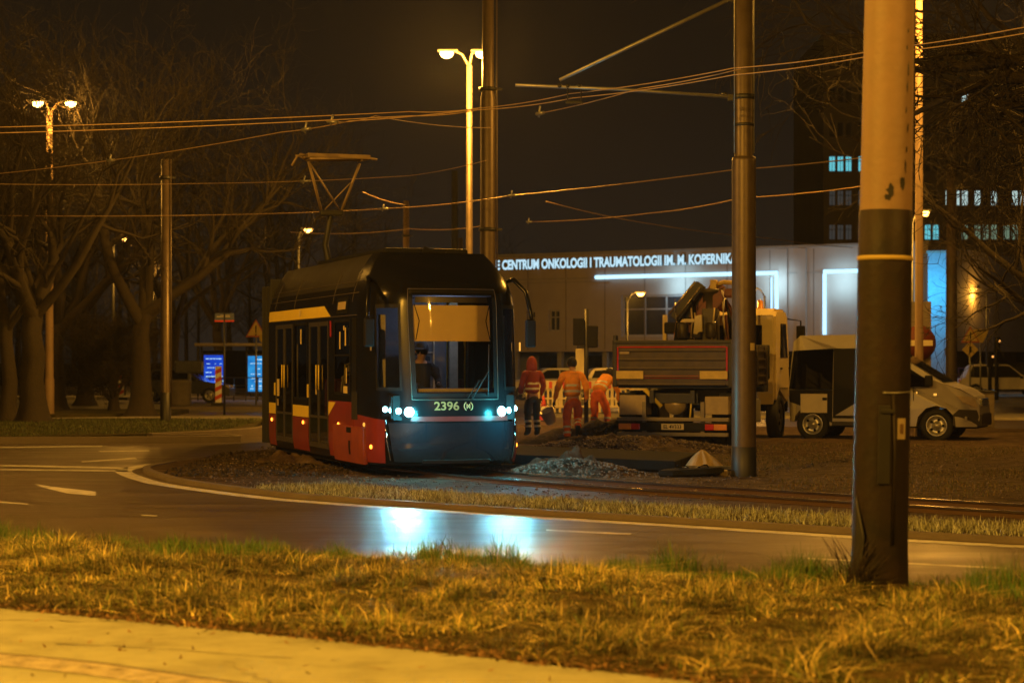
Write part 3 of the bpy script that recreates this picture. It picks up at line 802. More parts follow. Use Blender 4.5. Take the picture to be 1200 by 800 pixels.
wire('thin dark wire just below the long low wire at left', [(340, 272, 6.0), (480, 268, 6.0), (580, 262, 6.0)], r=.012, sag=.1)
wire('short wire dropping from the far lit mast to the left', [(425, 225, 5.9), (475, 240, 6.1)], r=.011, sag=.05)
wire('thin wire from the pantograph area to the middle mast', [(383, 142, 5.7), (440, 136, 5.7), (575, 150, 6.0)], r=.008, sag=.05, clamps=(.1,))

# ------------------------------------------------------------------ TRAM
W = 1.17; S = 1.6; MX = 3.0; YS = 1.25
def wz(z):
    if z > 2.45: return W * (1 - .30 * ((z - 2.45) / .95) ** 2.2)
    if z < .5: return W * (1 - .04 * ((.5 - z) / .3) ** 2)
    return W
def rk(z):
    r = 0
    if z > .95: r += .12 * (z - .95)
    if z > 2.7: r += .95 * ((z - 2.7) / .7) ** 2
    if z < .45: r += .25 * ((.45 - z) / .25) ** 2 * .5
    return min(r, 1.2)
def S3(p, z, d=0.):
    def base(p, z):
        w_ = wz(z); s = 1 if p >= 0 else -1; q = abs(p)
        if q >= S: return Vector((s * w_, YS + (q - S), z))
        a = q / S * PI / 2; u = math.sin(a) ** (2 / MX); v = math.cos(a) ** (2 / MX); r = rk(z)
        return Vector((s * w_ * u, r + (YS - r) * (1 - v), z))
    P0 = base(p, z)
    if d:
        e_ = .01
        tp_ = base(p + e_, z) - base(p - e_, z); tz = base(p, z + e_) - base(p, z - e_)
        n = tp_.cross(tz).normalized()
        P0 = P0 + n * d
    return P0
def pX(x, z=1.2):
    u = min(1, abs(x) / wz(z)); return math.copysign(S * math.asin(u ** (MX / 2)) / (PI / 2), x)
def pY(y): return S + (y - YS)      # side distance (use negative for left side)

tram = empty('tram', TC, THETA, 'black and red tram with bright cyan headlights and raised pantograph', 'tram')
LEN = 7.7
def patch(b, c, d=.004, nu=8, nv=4, mi=0, thick=0):
    """c: four (p,z) corners bl,br,tr,tl"""
    def fn(u, v):
        p = (c[0][0] * (1 - u) + c[1][0] * u) * (1 - v) + (c[3][0] * (1 - u) + c[2][0] * u) * v
        z = (c[0][1] * (1 - u) + c[1][1] * u) * (1 - v) + (c[3][1] * (1 - u) + c[2][1] * u) * v
        return S3(p, z, d)
    b.grid(fn, nu, nv, mi)
    if thick:
        # rim skirt back to the shell
        def rim(f2):
            b.grid(lambda u, v: S3(*f2(u), d - thick * v), max(nu, nv), 1, mi, smooth=False)
        def lp(i, j): return lambda u: (c[i][0] * (1 - u) + c[j][0] * u, c[i][1] * (1 - u) + c[j][1] * u)
        for i in range(4): rim(lp(i, (i + 1) % 4))
    return b
def rect(p0, p1, z0, z1): return [(p0, z0), (p1, z0), (p1, z1), (p0, z1)]
# openings (p0,p1,z0,z1)
wsx = pX(.62)
holes = [(-wsx, wsx, 1.30, 2.74),
         (-pX(1.075), -pX(.80), 1.36, 2.56), (pX(.80), pX(1.075), 1.36, 2.56)]
ly = lambda y: -pY(y)
sideL = [('win', 1.75, 2.75, 1.25, 2.4), ('door', 3.14, 4.50, .36, 2.40), ('win', 4.62, 5.62, 1.12, 2.4), ('door', 5.73, 7.10, .36, 2.40)]
for k, a0, a1, z0, z1 in sideL:
    holes.append((ly(a1), ly(a0), z0, z1)); holes.append((pY(a0), pY(a1), z0, z1))
pset = sorted(set([-(S + LEN - YS), S + LEN - YS] + [h[0] for h in holes] + [h[1] for h in holes] + [S * math.sin(i / 14 * PI / 2) * s for i in range(15) for s in (-1, 1)] + [s * S * (1 - .5 ** i) for i in range(3, 7) for s in (1, -1)]))
zset = sorted(set([.24, .34, .45, .6, .8, .98] + [h[2] for h in holes] + [h[3] for h in holes] + [1.6, 2.0, 2.65, 2.8, 2.9, 3.0, 3.1, 3.18, 3.25, 3.31, 3.36, 3.39, 3.405]))
b = MB(); vg = {}
def vv(i, j):
    if (i, j) not in vg: vg[(i, j)] = b.bm.verts.new(S3(pset[i], zset[j]))
    return vg[(i, j)]
for i in range(len(pset) - 1):
    for j in range(len(zset) - 1):
        pc = (pset[i] + pset[i + 1]) / 2; zc = (zset[j] + zset[j + 1]) / 2
        if any(h[0] < pc < h[1] and h[2] < zc < h[3] for h in holes): continue
        f = b.bm.faces.new((vv(i, j), vv(i + 1, j), vv(i + 1, j + 1), vv(i, j + 1))); f.smooth = True
top = [vv(i, len(zset) - 1) for i in range(len(pset))]; b.bm.faces.new(top)
sh_ = b.build('body_shell', [M['black'], mat('roof_black', (.016, .014, .012), .55, scale=2)], tram)
for p_ in sh_.data.polygons:
    if p_.center.z > 2.95 and p_.center.y > 1.5: p_.material_index = 1
# underframe
b = MB(); b.box((0, 4.4, .22), (2.1, 6.6, .12), .02); b.box((0, 1.15, .27), (1.7, .9, .1), .02); b.build('underframe', M['rubber'], tram)
# bogie wheels
for (y0) in (2.2, 4.0 - .1):
    for s in (-.5, .5):
        b = MB(); b.lathe([(.001, -.06), (.28, -.06), (.31, -.05), (.31, .04), (.335, .05), (.335, .065), (.001, .065)], (s, y0 if y0 < 3 else 3.9, .455), rot=(0, R(90), 0), seg=24); b.build('wheel', M['dark'], tram)
# red lower panels
def redpanel(p0, p1, z0, z1, name='red_panel', m='red', d=.006, nu=4, thick=.006):
    b = MB(); patch(b, rect(p0, p1, z0, z1), d, nu, 4, thick=thick); return b.build(name, M[m], tram)
for sg in (-1, 1):
    def pp(y0, y1): return (sg * pY(y0), sg * pY(y1)) if sg > 0 else (-pY(y1), -pY(y0))
    for (a0, a1, zt, yb) in ((7.12, 7.66, 1.0, 1), (4.53, 5.70, 1.0, 1), (1.52, 3.11, 1.14, 0)):
        p0, p1 = pp(a0, a1); redpanel(p0, p1, .27, zt if not yb else .82)
        if yb: redpanel(p0, p1, .83, 1.02, 'yellow_band', 'yellow')
    # yellow triangle
    b = MB(); A = (sg * pY(3.10)); B_ = sg * pY(2.62)
    patch(b, [(A, .90), (A, .90), (B_, 1.12), (A, 1.12)] if sg > 0 else [(A, .90), (A, .90), (B_, 1.12), (A, 1.12)], .012, 4, 4); b.build('yellow_wedge', M['yellow'], tram)
    # red around the front corner below the mask
    p0, p1 = (pX(1.0) * 1, pY(1.50)) if sg > 0 else (-pY(1.50), -pX(1.0))
    b = MB(); patch(b, [(p0, .27), (p1, .27), (p1, .98 if sg > 0 else .90), (p0, .90 if sg > 0 else .98)], .006, 14, 5, thick=.006) if sg > 0 else patch(b, [(p0, .27), (p1, .27), (p1, .90), (p0, .98)], .006, 14, 5, thick=.006)
    b.build('red_corner_panel', M['red'], tram)
    # cantrail yellow band
    a0, a1 = 3.0, 7.64
    c_ = [(sg * pY(a0 + .0), 2.47), (sg * pY(a1), 2.47), (sg * pY(a1), 2.645), (sg * pY(a0 + .45), 2.645)]
    if sg < 0: c_ = [c_[1], c_[0], c_[3], c_[2]]
    b = MB(); patch(b, c_, .008, 6, 3, thick=.008); b.build('cantrail_stripe', M['yellow'], tram)
    # destination display (side)
    b = MB(); c0, c1 = pp(1.9, 2.6); patch(b, rect(c0, c1, 2.50, 2.74), .006, 3, 2); b.build('side_display', M['blackmat'], tram)
    # bogie cover panel (proud)
    c0, c1 = pp(1.05, 2.65)
    b = MB(); patch(b, [(c0, .24), (c1, .24), (c1, .78), (c0, .78)], .05, 8, 3, thick=.045); o = b.build('bogie_cover', mat('faded_red', (.30, .07, .05), .45, c2=(.2, .04, .03)), tram)
    b = MB(); q0, q1 = pp(1.55, 1.65); patch(b, rect(q0, q1, .36, .56), .054, 2, 2); q0, q1 = pp(1.5, 1.78); patch(b, rect(q0, q1, .68, .76), .054, 2, 2); b.build('cover_slot', M['blackmat'], o)
    # cab side pillar, rubber mat panel
    c0, c1 = pp(1.36, 1.62); redpanel(c0, c1, 1.02, 2.42, 'cab_pillar', 'blackmat')
    c0, c1 = pp(1.28, 1.62); redpanel(c0, c1, .88, 1.3, 'side_step', 'rubber', .012)
    # windows and doors
    for k, a0, a1, z0, z1 in sideL:
        c0, c1 = pp(a0, a1)
        if k == 'win':
            b = MB(); patch(b, rect(c0, c1, z0, z1), -.012, 4, 3); wn = b.build('side_window', M['glasst'], tram)
            b = MB(); f_ = .035
            for r_ in ((c0 - .01, c0 + f_, z0, z1), (c1 - f_, c1 + .01, z0, z1), (c0, c1, z0 - .01, z0 + f_), (c0, c1, z1 - f_, z1 + .01)): patch(b, rect(*r_), .005, 3, 2)
            if a0 < 2: patch(b, rect(c0, c1, 1.84, 1.87), .006, 3, 1)
            b.build('window_frame', M['blackmat'], wn)
        else:
            dr = None; mid = (c0 + c1) / 2
            for (u0, u1) in ((c0 + .008, mid - .004), (mid + .004, c1 - .008)):
                b = MB(); f_ = .055
                for r_ in ((u0, u0 + f_, z0, z1), (u1 - f_, u1, z0, z1), (u0 + f_, u1 - f_, z0, z0 + .08), (u0 + f_, u1 - f_, z1 - .07, z1), (u0 + f_, u1 - f_, .84, .88)): patch(b, rect(*r_), .006, 3, 3, thick=.03)
                dr = b.build('door_leaf', mat('door_frame_grey', (.07, .065, .06), .3, .2), tram)
                b = MB(); patch(b, rect(u0 + f_, u1 - f_, z0 + .08, z1 - .07), -.008, 3, 3); b.build('door_glass', M['glasst'], dr)
                b = MB(); hx = u1 - f_ - .03 if u1 < mid + .01 else u0 + f_ + .03
                b.tube([S3(hx, 1.3, .02), S3(hx, 1.7, .02)], .012, 6); b.build('handrail', M['yellow'], dr)
            b = MB(); q = c0 - .06 if sg < 0 else c1 + .06
            patch(b, rect(q - .05, q + .03, 1.16, 1.38), .012, 2, 2, thick=.012); b.build('door_button', M['yellow'], tram)
    # marker lamps
    for yy, z_ in ((2.45, .78), (4.9, .74), (7.4, .72), (.98, .82), (.62, .50)):
        p_ = sg * pY(yy) if yy > YS else sg * (S - (YS - yy) * .55)
        b = MB(); c_ = S3(p_, z_, .006)
        n = (S3(p_, z_, .1) - c_).normalized(); q = n.to_track_quat('Z', 'Y').to_euler()
        b.lathe([(.032, 0), (.03, .012), (.018, .02), (.001, .022)], c_, rot=q, seg=12); b.build('marker_lamp', M['amber'] if yy > 1 or yy < .9 else M['ambery'], tram)
# rear end frame + bellows
b = MB(); b.box((0, LEN + .02, 1.75), (2.28, .05, 3.0), .02); b.build('rear_wall', M['rubber2'], tram)
b = MB()
for i in range(7): b.box((-.02 * i, LEN + .06 + i * .07, 1.7), (2.15 - (.12 if i % 2 else 0), .04, 2.85), .02)
b.build('bellows', M['rubber2'], tram)
# second section, swung away behind the first
sec = MB()
sec.box((0, 4.0, 1.80), (2.3, 7.6, 2.95), .18, seg=4)
so = sec.build('rear_section', M['black'], tram); so.location = (.02, LEN + .55, 0); so.rotation_euler = (0, 0, R(-17))
for s in (-1, 1):
    for (a, c_) in ((.6, 2.2), (2.5, 4.0), (4.4, 5.8), (6.1, 7.4)):
        b = MB(); b.box((s * 1.155, (a + c_) / 2, 1.8), (.01, c_ - a, 1.1), .003); b.build('side_window', M['glassd'], so)
    b = MB(); b.box((s * 1.156, 4, .66), (.012, 7.2, .62), .004); b.build('red_panel', M['red'], so)
    b = MB(); b.box((s * 1.157, 4, 2.53), (.012, 7.2, .17), .004); b.build('cantrail_stripe', M['yellow'], so)
    b = MB(); b.lathe([(.032, 0), (.02, .02), (.001, .02)], (s * 1.165, .5, .72), rot=(0, R(90 * s), 0), seg=10); b.build('marker_lamp', M['amber'], so)

# front: glass, frame
b = MB(); patch(b, rect(-wsx, wsx, 1.30, 2.74), -.01, 16, 8); ws = b.build('windscreen', M['glassw'], tram)
b = MB()
for c_ in ([(-wsx - .03, 1.24), (-wsx + .03, 1.24), (-wsx + .0, 2.80), (-wsx - .06, 2.80)], [(wsx - .03, 1.24), (wsx + .03, 1.24), (wsx + .06, 2.80), (wsx - .0, 2.80)]): patch(b, c_, .006, 3, 8)
for zz in (1.24, 2.76): patch(b, rect(-wsx - .03, wsx + .03, zz, zz + .05), .006, 12, 1)
b.build('windscreen_frame', mat('seal_black', (.012, .012, .012), .5, spec=.15), ws)
b = MB()   # thin bright trim line round the screen
def line3(b, pts, r=.006): b.tube(pts, r, 5)
o_ = wsx + .07
line3(b, [S3(-o_ + .035, 1.20 + .02 * k, .012) if False else S3(-o_ + .03 - .035 * k / 20, 1.20 + .085 * k, .008) for k in range(20)])
line3(b, [S3(o_ - .03 + .035 * k / 20, 1.20 + .085 * k, .008) for k in range(20)])
line3(b, [S3(-o_ - .005 + (2 * o_ + .01) * k / 16, 2.82, .008) for k in range(17)])
line3(b, [S3(-o_ + .03 + (2 * o_ - .06) * k / 16, 1.20, .008) for k in range(17)])
b.build('screen_trim', mat('trim_grey', (.12, .10, .08), .5, .2), ws)
for s in (-1, 1):
    c0, c1 = sorted((s * pX(.80), s * pX(1.075)))
    b = MB(); patch(b, rect(c0, c1, 1.36, 2.56), -.01, 8, 6); cw = b.build('corner_window', M['glassw'], tram)
    b = MB()
    for r_ in ((c0 - .02, c0 + .02, 1.33, 2.6), (c1 - .02, c1 + .02, 1.33, 2.6), (c0, c1, 1.33, 1.38), (c0, c1, 2.54, 2.6)): patch(b, rect(*r_), .006, 4, 4)
    b.build('window_frame', MATS['seal_black'], cw)
    # inner light panel behind corner windows
    b = MB(); b.box((s * .93, .78, 1.9), (.10, .05, 1.1), .01); b.build('cab_pillar_panel', mat('cab_beige', (.62, .54, .40), .6), tram)
# sun visor
b = MB(); b.grid(lambda u, v: S3(-wsx * .97 + 2 * wsx * .95 * u, 2.06 + .53 * v, -.045) + Vector((0, .0, 0)), 10, 5, smooth=False)
vis = b.build('sun_visor', mat('visor_beige', (.80, .58, .28), .7, var=.08), tram); md = vis.modifiers.new('s', 'SOLIDIFY'); md.thickness = .006
b = MB()
for s in (-1, 1):
    line3(b, [S3(s * wsx * .93, 2.60, -.033), S3(s * wsx * .76, 2.36, -.033)], .006); line3(b, [S3(s * wsx * .76, 2.36, -.033), S3(s * wsx * .90, 2.08, -.033)], .006)
b.build('visor_arms', M['blackmat'], vis)
# front display strip above the visor
b = MB(); patch(b, rect(-wsx * .9, wsx * .9, 2.63, 2.72), -.06, 8, 2); b.build('destination_display', mat('display', (.05, .04, .03), .3), tram)
# lower mask / bumper
b = MB(); pb = pX(.97)
patch(b, [(-pb * .86, .30), (pb * .86, .30), (pb * .98, .86), (-pb * .98, .86)], .016, 20, 6, thick=.02); bump_ = b.build('bumper', mat('bumper_black', (.010, .012, .016), .10, coat=.8, var=.1), tram)
b = MB(); patch(b, [(-pb * .55, .885), (pb * .75, .885), (pb * .72, .955), (-pb * .52, .955)], .012, 18, 2, thick=.01); b.build('red_strip', M['red'], tram)
b = MB()
for s in (-1, 1):
    line3(b, [S3(s * (pb * 1.03), .90, .02), S3(s * (pb * .99), .6, .03), S3(s * (pb * .93), .32, .02)], .014)
b.build('bumper_trim', M['chrome'], bump_)
b = MB(); patch(b, rect(-pb * .35, pb * .35, .285, .33), .03, 10, 2, thick=.03); b.build('lower_grille', M['rubber'], bump_)
# headlights
hl_world = []
for s in (-1, 1):
    hb = MB(); c0, c1 = sorted((s * pX(.62), s * pX(1.03)))
    patch(hb, rect(c0, c1, .955, 1.10), .010, 24, 2, thick=.012); hs = hb.build('headlight', mat('headlight_case', (.006, .008, .01), .3, spec=.2), tram)
    for k, (xx, r_) in enumerate(((.70, .072), (.835, .044), (.915, .042), (.985, .040))):
        p_ = s * pX(xx); c_ = S3(p_, 1.02 + (.012 * k), .032); n = (S3(p_, 1.02, .1) - S3(p_, 1.02, .0)).normalized()
        e_ = n.to_track_quat('Z', 'Y').to_euler(); b = MB(); b.lathe([(r_, -.01), (r_ * .97, .004), (r_ * .6, .012), (.001, .014)], c_, rot=e_, seg=16)
        b.build('led_lens', M['headl'] if k == 0 else M['headl2'], hs)
    c_ = S3(s * pX(.74), 1.02, .10); wc = tl(c_.x, c_.y, c_.z); hl_world.append(wc)
    d = Vector((math.sin(THETA) - .12, -math.cos(THETA), -.05))
    l = light('headlight_beam', 'SPOT', wc, 330, (.32, .84, 1.0), .06, spot=R(52), blend=1.0); aim(l, d)
    l = light('headlight_halo_fill', 'POINT', wc + Vector((.12, -.34, .0)), 85, (.04, .62, .78), .05)  # added point light ahead of the lens for the cyan halo
# fleet number and round emblem
num = text('fleet_number', '2396', .20, mat('number_cream', (.80, .52, .20), .5), tram, (0, 0, 0), (0, 0, 0), .003, .004)
me = num.data
for v in me.vertices:
    x, y = v.co.x, v.co.y; q = S3(pX(x * .95 - .16, 1.1) if abs(x * .95 - .16) > 1e-4 else 0, 1.10 + y * .85, .012); v.co = q
b = MB(); 
for (ph0, ph1) in ((-60, 60), (120, 240)): line3(b, [S3(pX(.17 + .065 * math.cos(R(a))), 1.10 + .065 * math.sin(R(a)), .014) for a in range(ph0, ph1 + 1, 12)], .007)
for xx in (-.022, .022): line3(b, [S3(pX(.17 + xx), 1.065, .014), S3(pX(.17 + xx), 1.135, .014)], .007)
line3(b, [S3(pX(.15), 1.13, .014), S3(pX(.19), 1.07, .014)], .006); line3(b, [S3(pX(.19), 1.13, .014), S3(pX(.15), 1.07, .014)], .006)
b.build('round_emblem', MATS['number_cream'], tram)
# wiper
b = MB(); line3(b, [S3(pX(.22), 1.20, .03), S3(pX(.38), 1.45, .05), S3(pX(.50), 1.62, .045)], .012); line3(b, [S3(pX(.16), 1.22, .03), S3(pX(.34), 1.47, .05)], .008)
line3(b, [S3(pX(.48), 1.25, .03), S3(pX(.52), 2.0, .035)], .010); b.build('wiper', M['rubber'], ws)
# mirrors on long arms
for s in (-1, 1):
    b = MB(); a0 = Vector((s * 1.02, .95, 2.95)); 
    b.tube([a0 + Vector((0, .1, .0)), a0 + Vector((s * .12, -.15, .05)), Vector((s * 1.22, .45, 2.80)), Vector((s * 1.27, .36, 2.45)), Vector((s * 1.27, .34, 2.2))], [.03, .035, .035, .03, .025], 8)
    mo = b.build('mirror_arm', M['black'], tram)
    b = MB(); b.box((s * 1.25, .33, 2.18), (.15, .10, .42), .06, seg=3); mm = b.build('mirror', M['blackmat'], mo)
    b = MB(); b.box((s * 1.25, .39, 2.18), (.11, .01, .34), .004); b.build('mirror_glass', M['chrome'], mm)
    b = MB(); b.box((s * 1.16, .56, 1.98), (.02, .03, .13), .008); b.build('indicator', M['ambery'] if s > 0 else M['lamporange'], tram)
# roof shoulder fairings, hatch, small antenna fin
b = MB(); b.box((0, 3.8, 3.44), (1.35, 4.4, .12), .05); b.build('roof_unit', M['blackmat'], tram)
b = MB(); b.prism([(0, 0), (.16, 0), (.10, .10), (.04, .12)], -.02, .02, 'xz'); o = b.build('antenna_fin', M['blackmat'], tram); o.location = (-.12, 1.45, 3.40)
b = MB(); b.box((.45, 1.6, 3.43), (.3, .2, .05), .02); b.build('roof_vent', M['blackmat'], tram)
# interior
inn = mat('interior_grey', (.16, .17, .20), .7)
b = MB(); b.box((0, 4.4, .37), (2.2, 6.3, .04)); b.build('floor', M['blackmat'], tram)
b = MB(); b.box((0, 4.4, 2.78), (2.0, 6.4, .04)); b.build('ceiling', inn, tram)
b = MB(); b.box((-.25, 2.28, 1.6), (1.55, .04, 2.3)); b.build('cab_partition', inn, tram)
b = MB(); b.box((.62, 2.2, 1.6), (.14, .06, 2.2), .01); b.box((.30, 2.2, 1.9), (.02, .03, 1.2)); b.box((.15, 2.22, 1.9), (.3, .02, .02)); b.build('partition_frame', MATS['cab_beige'], tram)
b = MB(); b.prism([(.15, .9), (.2, 1.26), (.55, 1.36), (.75, 1.28), (.8, .9)], -.95, .95, 'yz', bev=.02); b.build('dashboard', M['blackmat'], tram)
b = MB(); b.box((0, .24, 1.335), (1.1, .12, .05), .01); b.build('dash_ledge', mat('ledge', (.5, .42, .28), .6), tram)
b = MB(); b.box((-.1, 1.65, 1.05), (.5, .5, .12), .05); b.box((-.1, 1.88, 1.45), (.48, .12, .8), .05); b.box((-.1, 1.9, 1.95), (.26, .1, .2), .04); b.build('driver_seat', M['darkc'], tram)
for yy in (3.0, 4.6, 5.6, 7.2):
    b = MB(); b.tube([(-.75, yy, .4), (-.75, yy, 2.75)], .017, 8); b.tube([(.75, yy, .4), (.75, yy, 2.75)], .017, 8); b.build('grab_pole', M['yellow'], tram)
for yy in (2.9, 4.9, 5.3):
    for xx in (.8, -.45):
        b = MB(); b.box((xx, yy, .82), (.42, .42, .07), .03); b.box((xx, yy + .2, 1.15), (.42, .06, .62), .03); b.build('passenger_seat', mat('seat_cloth', (.22, .04, .03), .8), tram)
light('added_cab_fill', 'POINT', tl(.25, 1.3, 2.45), 9, (.62, .72, 1.0), .08)  # added bluish fill inside the cab, no known lamp
b = MB(); b.box((-1.02, 2.35, 1.65), (.02, .22, .1), .004); b.build('notice_sticker', M['tan'], tram)

for z_ in (2.46, 2.80, 2.98):
    b = MB(); line3(b, [S3(-pY(YS + .1 + 6.3 * k / 12), z_, .003) for k in range(13)], .006); b.build('panel_seam', mat('seam_brown', (.10, .08, .06), .5), tram)
for y_ in (1.66, 2.9, 5.66, 7.2):
    b = MB(); line3(b, [S3(-pY(y_), 2.66 + .06 * k, .003) for k in range(9)], .004); b.build('panel_seam', MATS['seam_brown'], tram)
stm = mat('sticker_cream', (.75, .62, .3), .5)
for (y0, y1, z0, z1, mm_) in ((1.95, 2.03, 2.0, 2.28, stm), (2.3, 2.38, 1.95, 2.22, stm), (2.05, 2.12, 2.24, 2.31, stm), (1.86, 2.12, 1.27, 1.38, stm), (1.9, 1.96, 1.42, 1.66, stm), (5.0, 5.1, 2.05, 2.3, stm), (2.9, 3.0, 2.15, 2.4, M['lampred']), (6.75, 6.95, 1.15, 1.45, stm), (6.8, 6.95, .98, 1.1, M['tan']), (3.9, 3.98, 1.22, 1.44, stm), (5.05, 5.2, 2.52, 2.62, stm), (2.0, 2.5, 2.56, 2.68, M['tan'])):
    b = MB(); patch(b, rect(-pY(y1), -pY(y0), z0, z1), .014, 2, 2); b.build('sticker', mm_, tram)
for (xx, yy, zz, hh) in ((-.7, 4.0, 1.2, .5), (-.5, 5.0, 1.1, .4), (-.3, 2.9, 1.3, .5)):
    b = MB(); b.tube([(xx, yy, zz), (xx + .05, yy + .1, zz + hh), (xx + .2, yy + .1, zz + hh + .05)], .02, 6); b.build('handle_rail', M['yellow'], tram)
PX, PY_ = -.12, 6.9
pm = mat('pantograph_grey', (.34, .25, .15), .5, .2)
b = MB(); b.tube([(PX + .03, PY_ + .5, 3.38), (PX + .02, PY_ + .9, 3.9), (PX, PY_ + .35, 4.42)], [.07, .06, .05], 8); b.box((PX, PY_ + .35, 4.44), (.42, .12, .10), .03); b.box((PX, PY_ + .6, 3.42), (.8, .9, .08), .02); lo_ = b.build('pantograph_lower_arm', M['dark'], tram)
b = MB()
b.tube([(PX - .18, PY_ + .35, 4.46), (PX - .50, PY_, 5.32)], .026, 8); b.tube([(PX + .18, PY_ + .35, 4.46), (PX + .44, PY_, 5.32)], .026, 8)
b.tube([(PX + .16, PY_ + .33, 4.48), (PX - .48, PY_, 5.30)], .016, 6); b.tube([(PX - .12, PY_ + .35, 4.5), (PX + .30, PY_ + .1, 4.98)], .012, 6)
ua = b.build('pantograph_upper_arm', pm, lo_)
b = MB()
for dy in (-.16, .16): b.tube([(PX - .52, PY_ + dy, 5.36), (PX + .60, PY_ + dy, 5.40)], .022, 8); b.tube([(PX - .70, PY_ + dy, 5.44), (PX - .6, PY_ + dy, 5.42), (PX - .52, PY_ + dy, 5.36)], .018, 6)
b.tube([(PX - .56, PY_ - .16, 5.42), (PX - .74, PY_ - .16, 5.40), (PX - .84, PY_ - .16, 5.22)], .022, 8)
b.tube([(PX + .60, PY_ - .16, 5.40), (PX + .72, PY_ - .16, 5.38)], .022, 8)
for dx in (-.5, .44): b.tube([(PX + dx, PY_ - .16, 5.36), (PX + dx, PY_ + .16, 5.36)], .014, 6)
b.box((PX + .02, PY_, 5.42), (1.15, .38, .08), .02); b.build('contact_head', pm, lo_)

# ------------------------------------------------------------------ people
def skin_mesh(name, joints, edges, m, parent, sub=2, smooth=True, jitter=0, seed=0):
    me = bpy.data.meshes.new(name + '_s'); keys = list(joints)
    me.from_pydata([joints[k][:3] for k in keys], [(keys.index(a), keys.index(c)) for a, c in edges], [])
    o = bpy.data.objects.new(name + '_tmp', me); col.objects.link(o)
    o.modifiers.new('skin', 'SKIN'); sv = me.skin_vertices[0].data
    for i, k in enumerate(keys):
        r = joints[k][3]; sv[i].radius = r if hasattr(r, '__len__') else (r, r)
        sv[i].use_root = (i == 0)
    md = o.modifiers.new('sub', 'SUBSURF'); md.levels = sub; md.render_levels = sub
    dg = bpy.context.evaluated_depsgraph_get(); dg.update()
    m2 = bpy.data.meshes.new_from_object(o.evaluated_get(dg)); bpy.data.objects.remove(o); bpy.data.meshes.remove(me)
    if jitter:
        nf = smooth_noise(seed, 24)
        for v in m2.vertices:
            v.co += v.normal * jitter * float(nf(v.co.x * 14 + v.co.y * 9, v.co.z * 16))
    m2.materials.clear(); m2.materials.append(m); m2.name = name
    m2.polygons.foreach_set('use_smooth', [smooth] * len(m2.polygons))
    o = bpy.data.objects.new(name, m2); col.objects.link(o); o.parent = parent
    return o
def hand(parent, wrist, direction, side, curl=.8, m=None):
    """palm with five bent fingers, wrist at given point, hanging along direction"""
    wv = Vector(wrist); d = Vector(direction).normalized(); s = Vector(side).normalized(); n = d.cross(s).normalized()
    J = {'w': (*wv, .026), 'p': (*(wv + d * .055), (.040, .018)), 'k': (*(wv + d * .09), (.038, .015))}; E = [('w', 'p'), ('p', 'k')]
    for i, (off, l) in enumerate(((-.028, .068), (-.010, .076), (.010, .072), (.027, .058))):
        a = wv + d * .095 + s * off; b1 = a + (d * math.cos(curl * .5) + n * math.sin(curl * .5)) * l * .5; b2 = b1 + (d * math.cos(curl * 1.6) + n * math.sin(curl * 1.6)) * l * .5
        J['f%da' % i] = (*a, .0095); J['f%db' % i] = (*b1, .009); J['f%dc' % i] = (*b2, .0075); E += [('k', 'f%da' % i), ('f%da' % i, 'f%db' % i), ('f%db' % i, 'f%dc' % i)]
    t = wv + d * .035 - s * .036; t2 = t + (d * .7 - s * .5 + n * .45).normalized() * .038; t3 = t2 + (d * .8 + n * .5).normalized() * .028
    J['t1'] = (*t, .013); J['t2'] = (*t2, .0105); J['t3'] = (*t3, .009); E += [('p', 't1'), ('t1', 't2'), ('t2', 't3')]
    return J, E
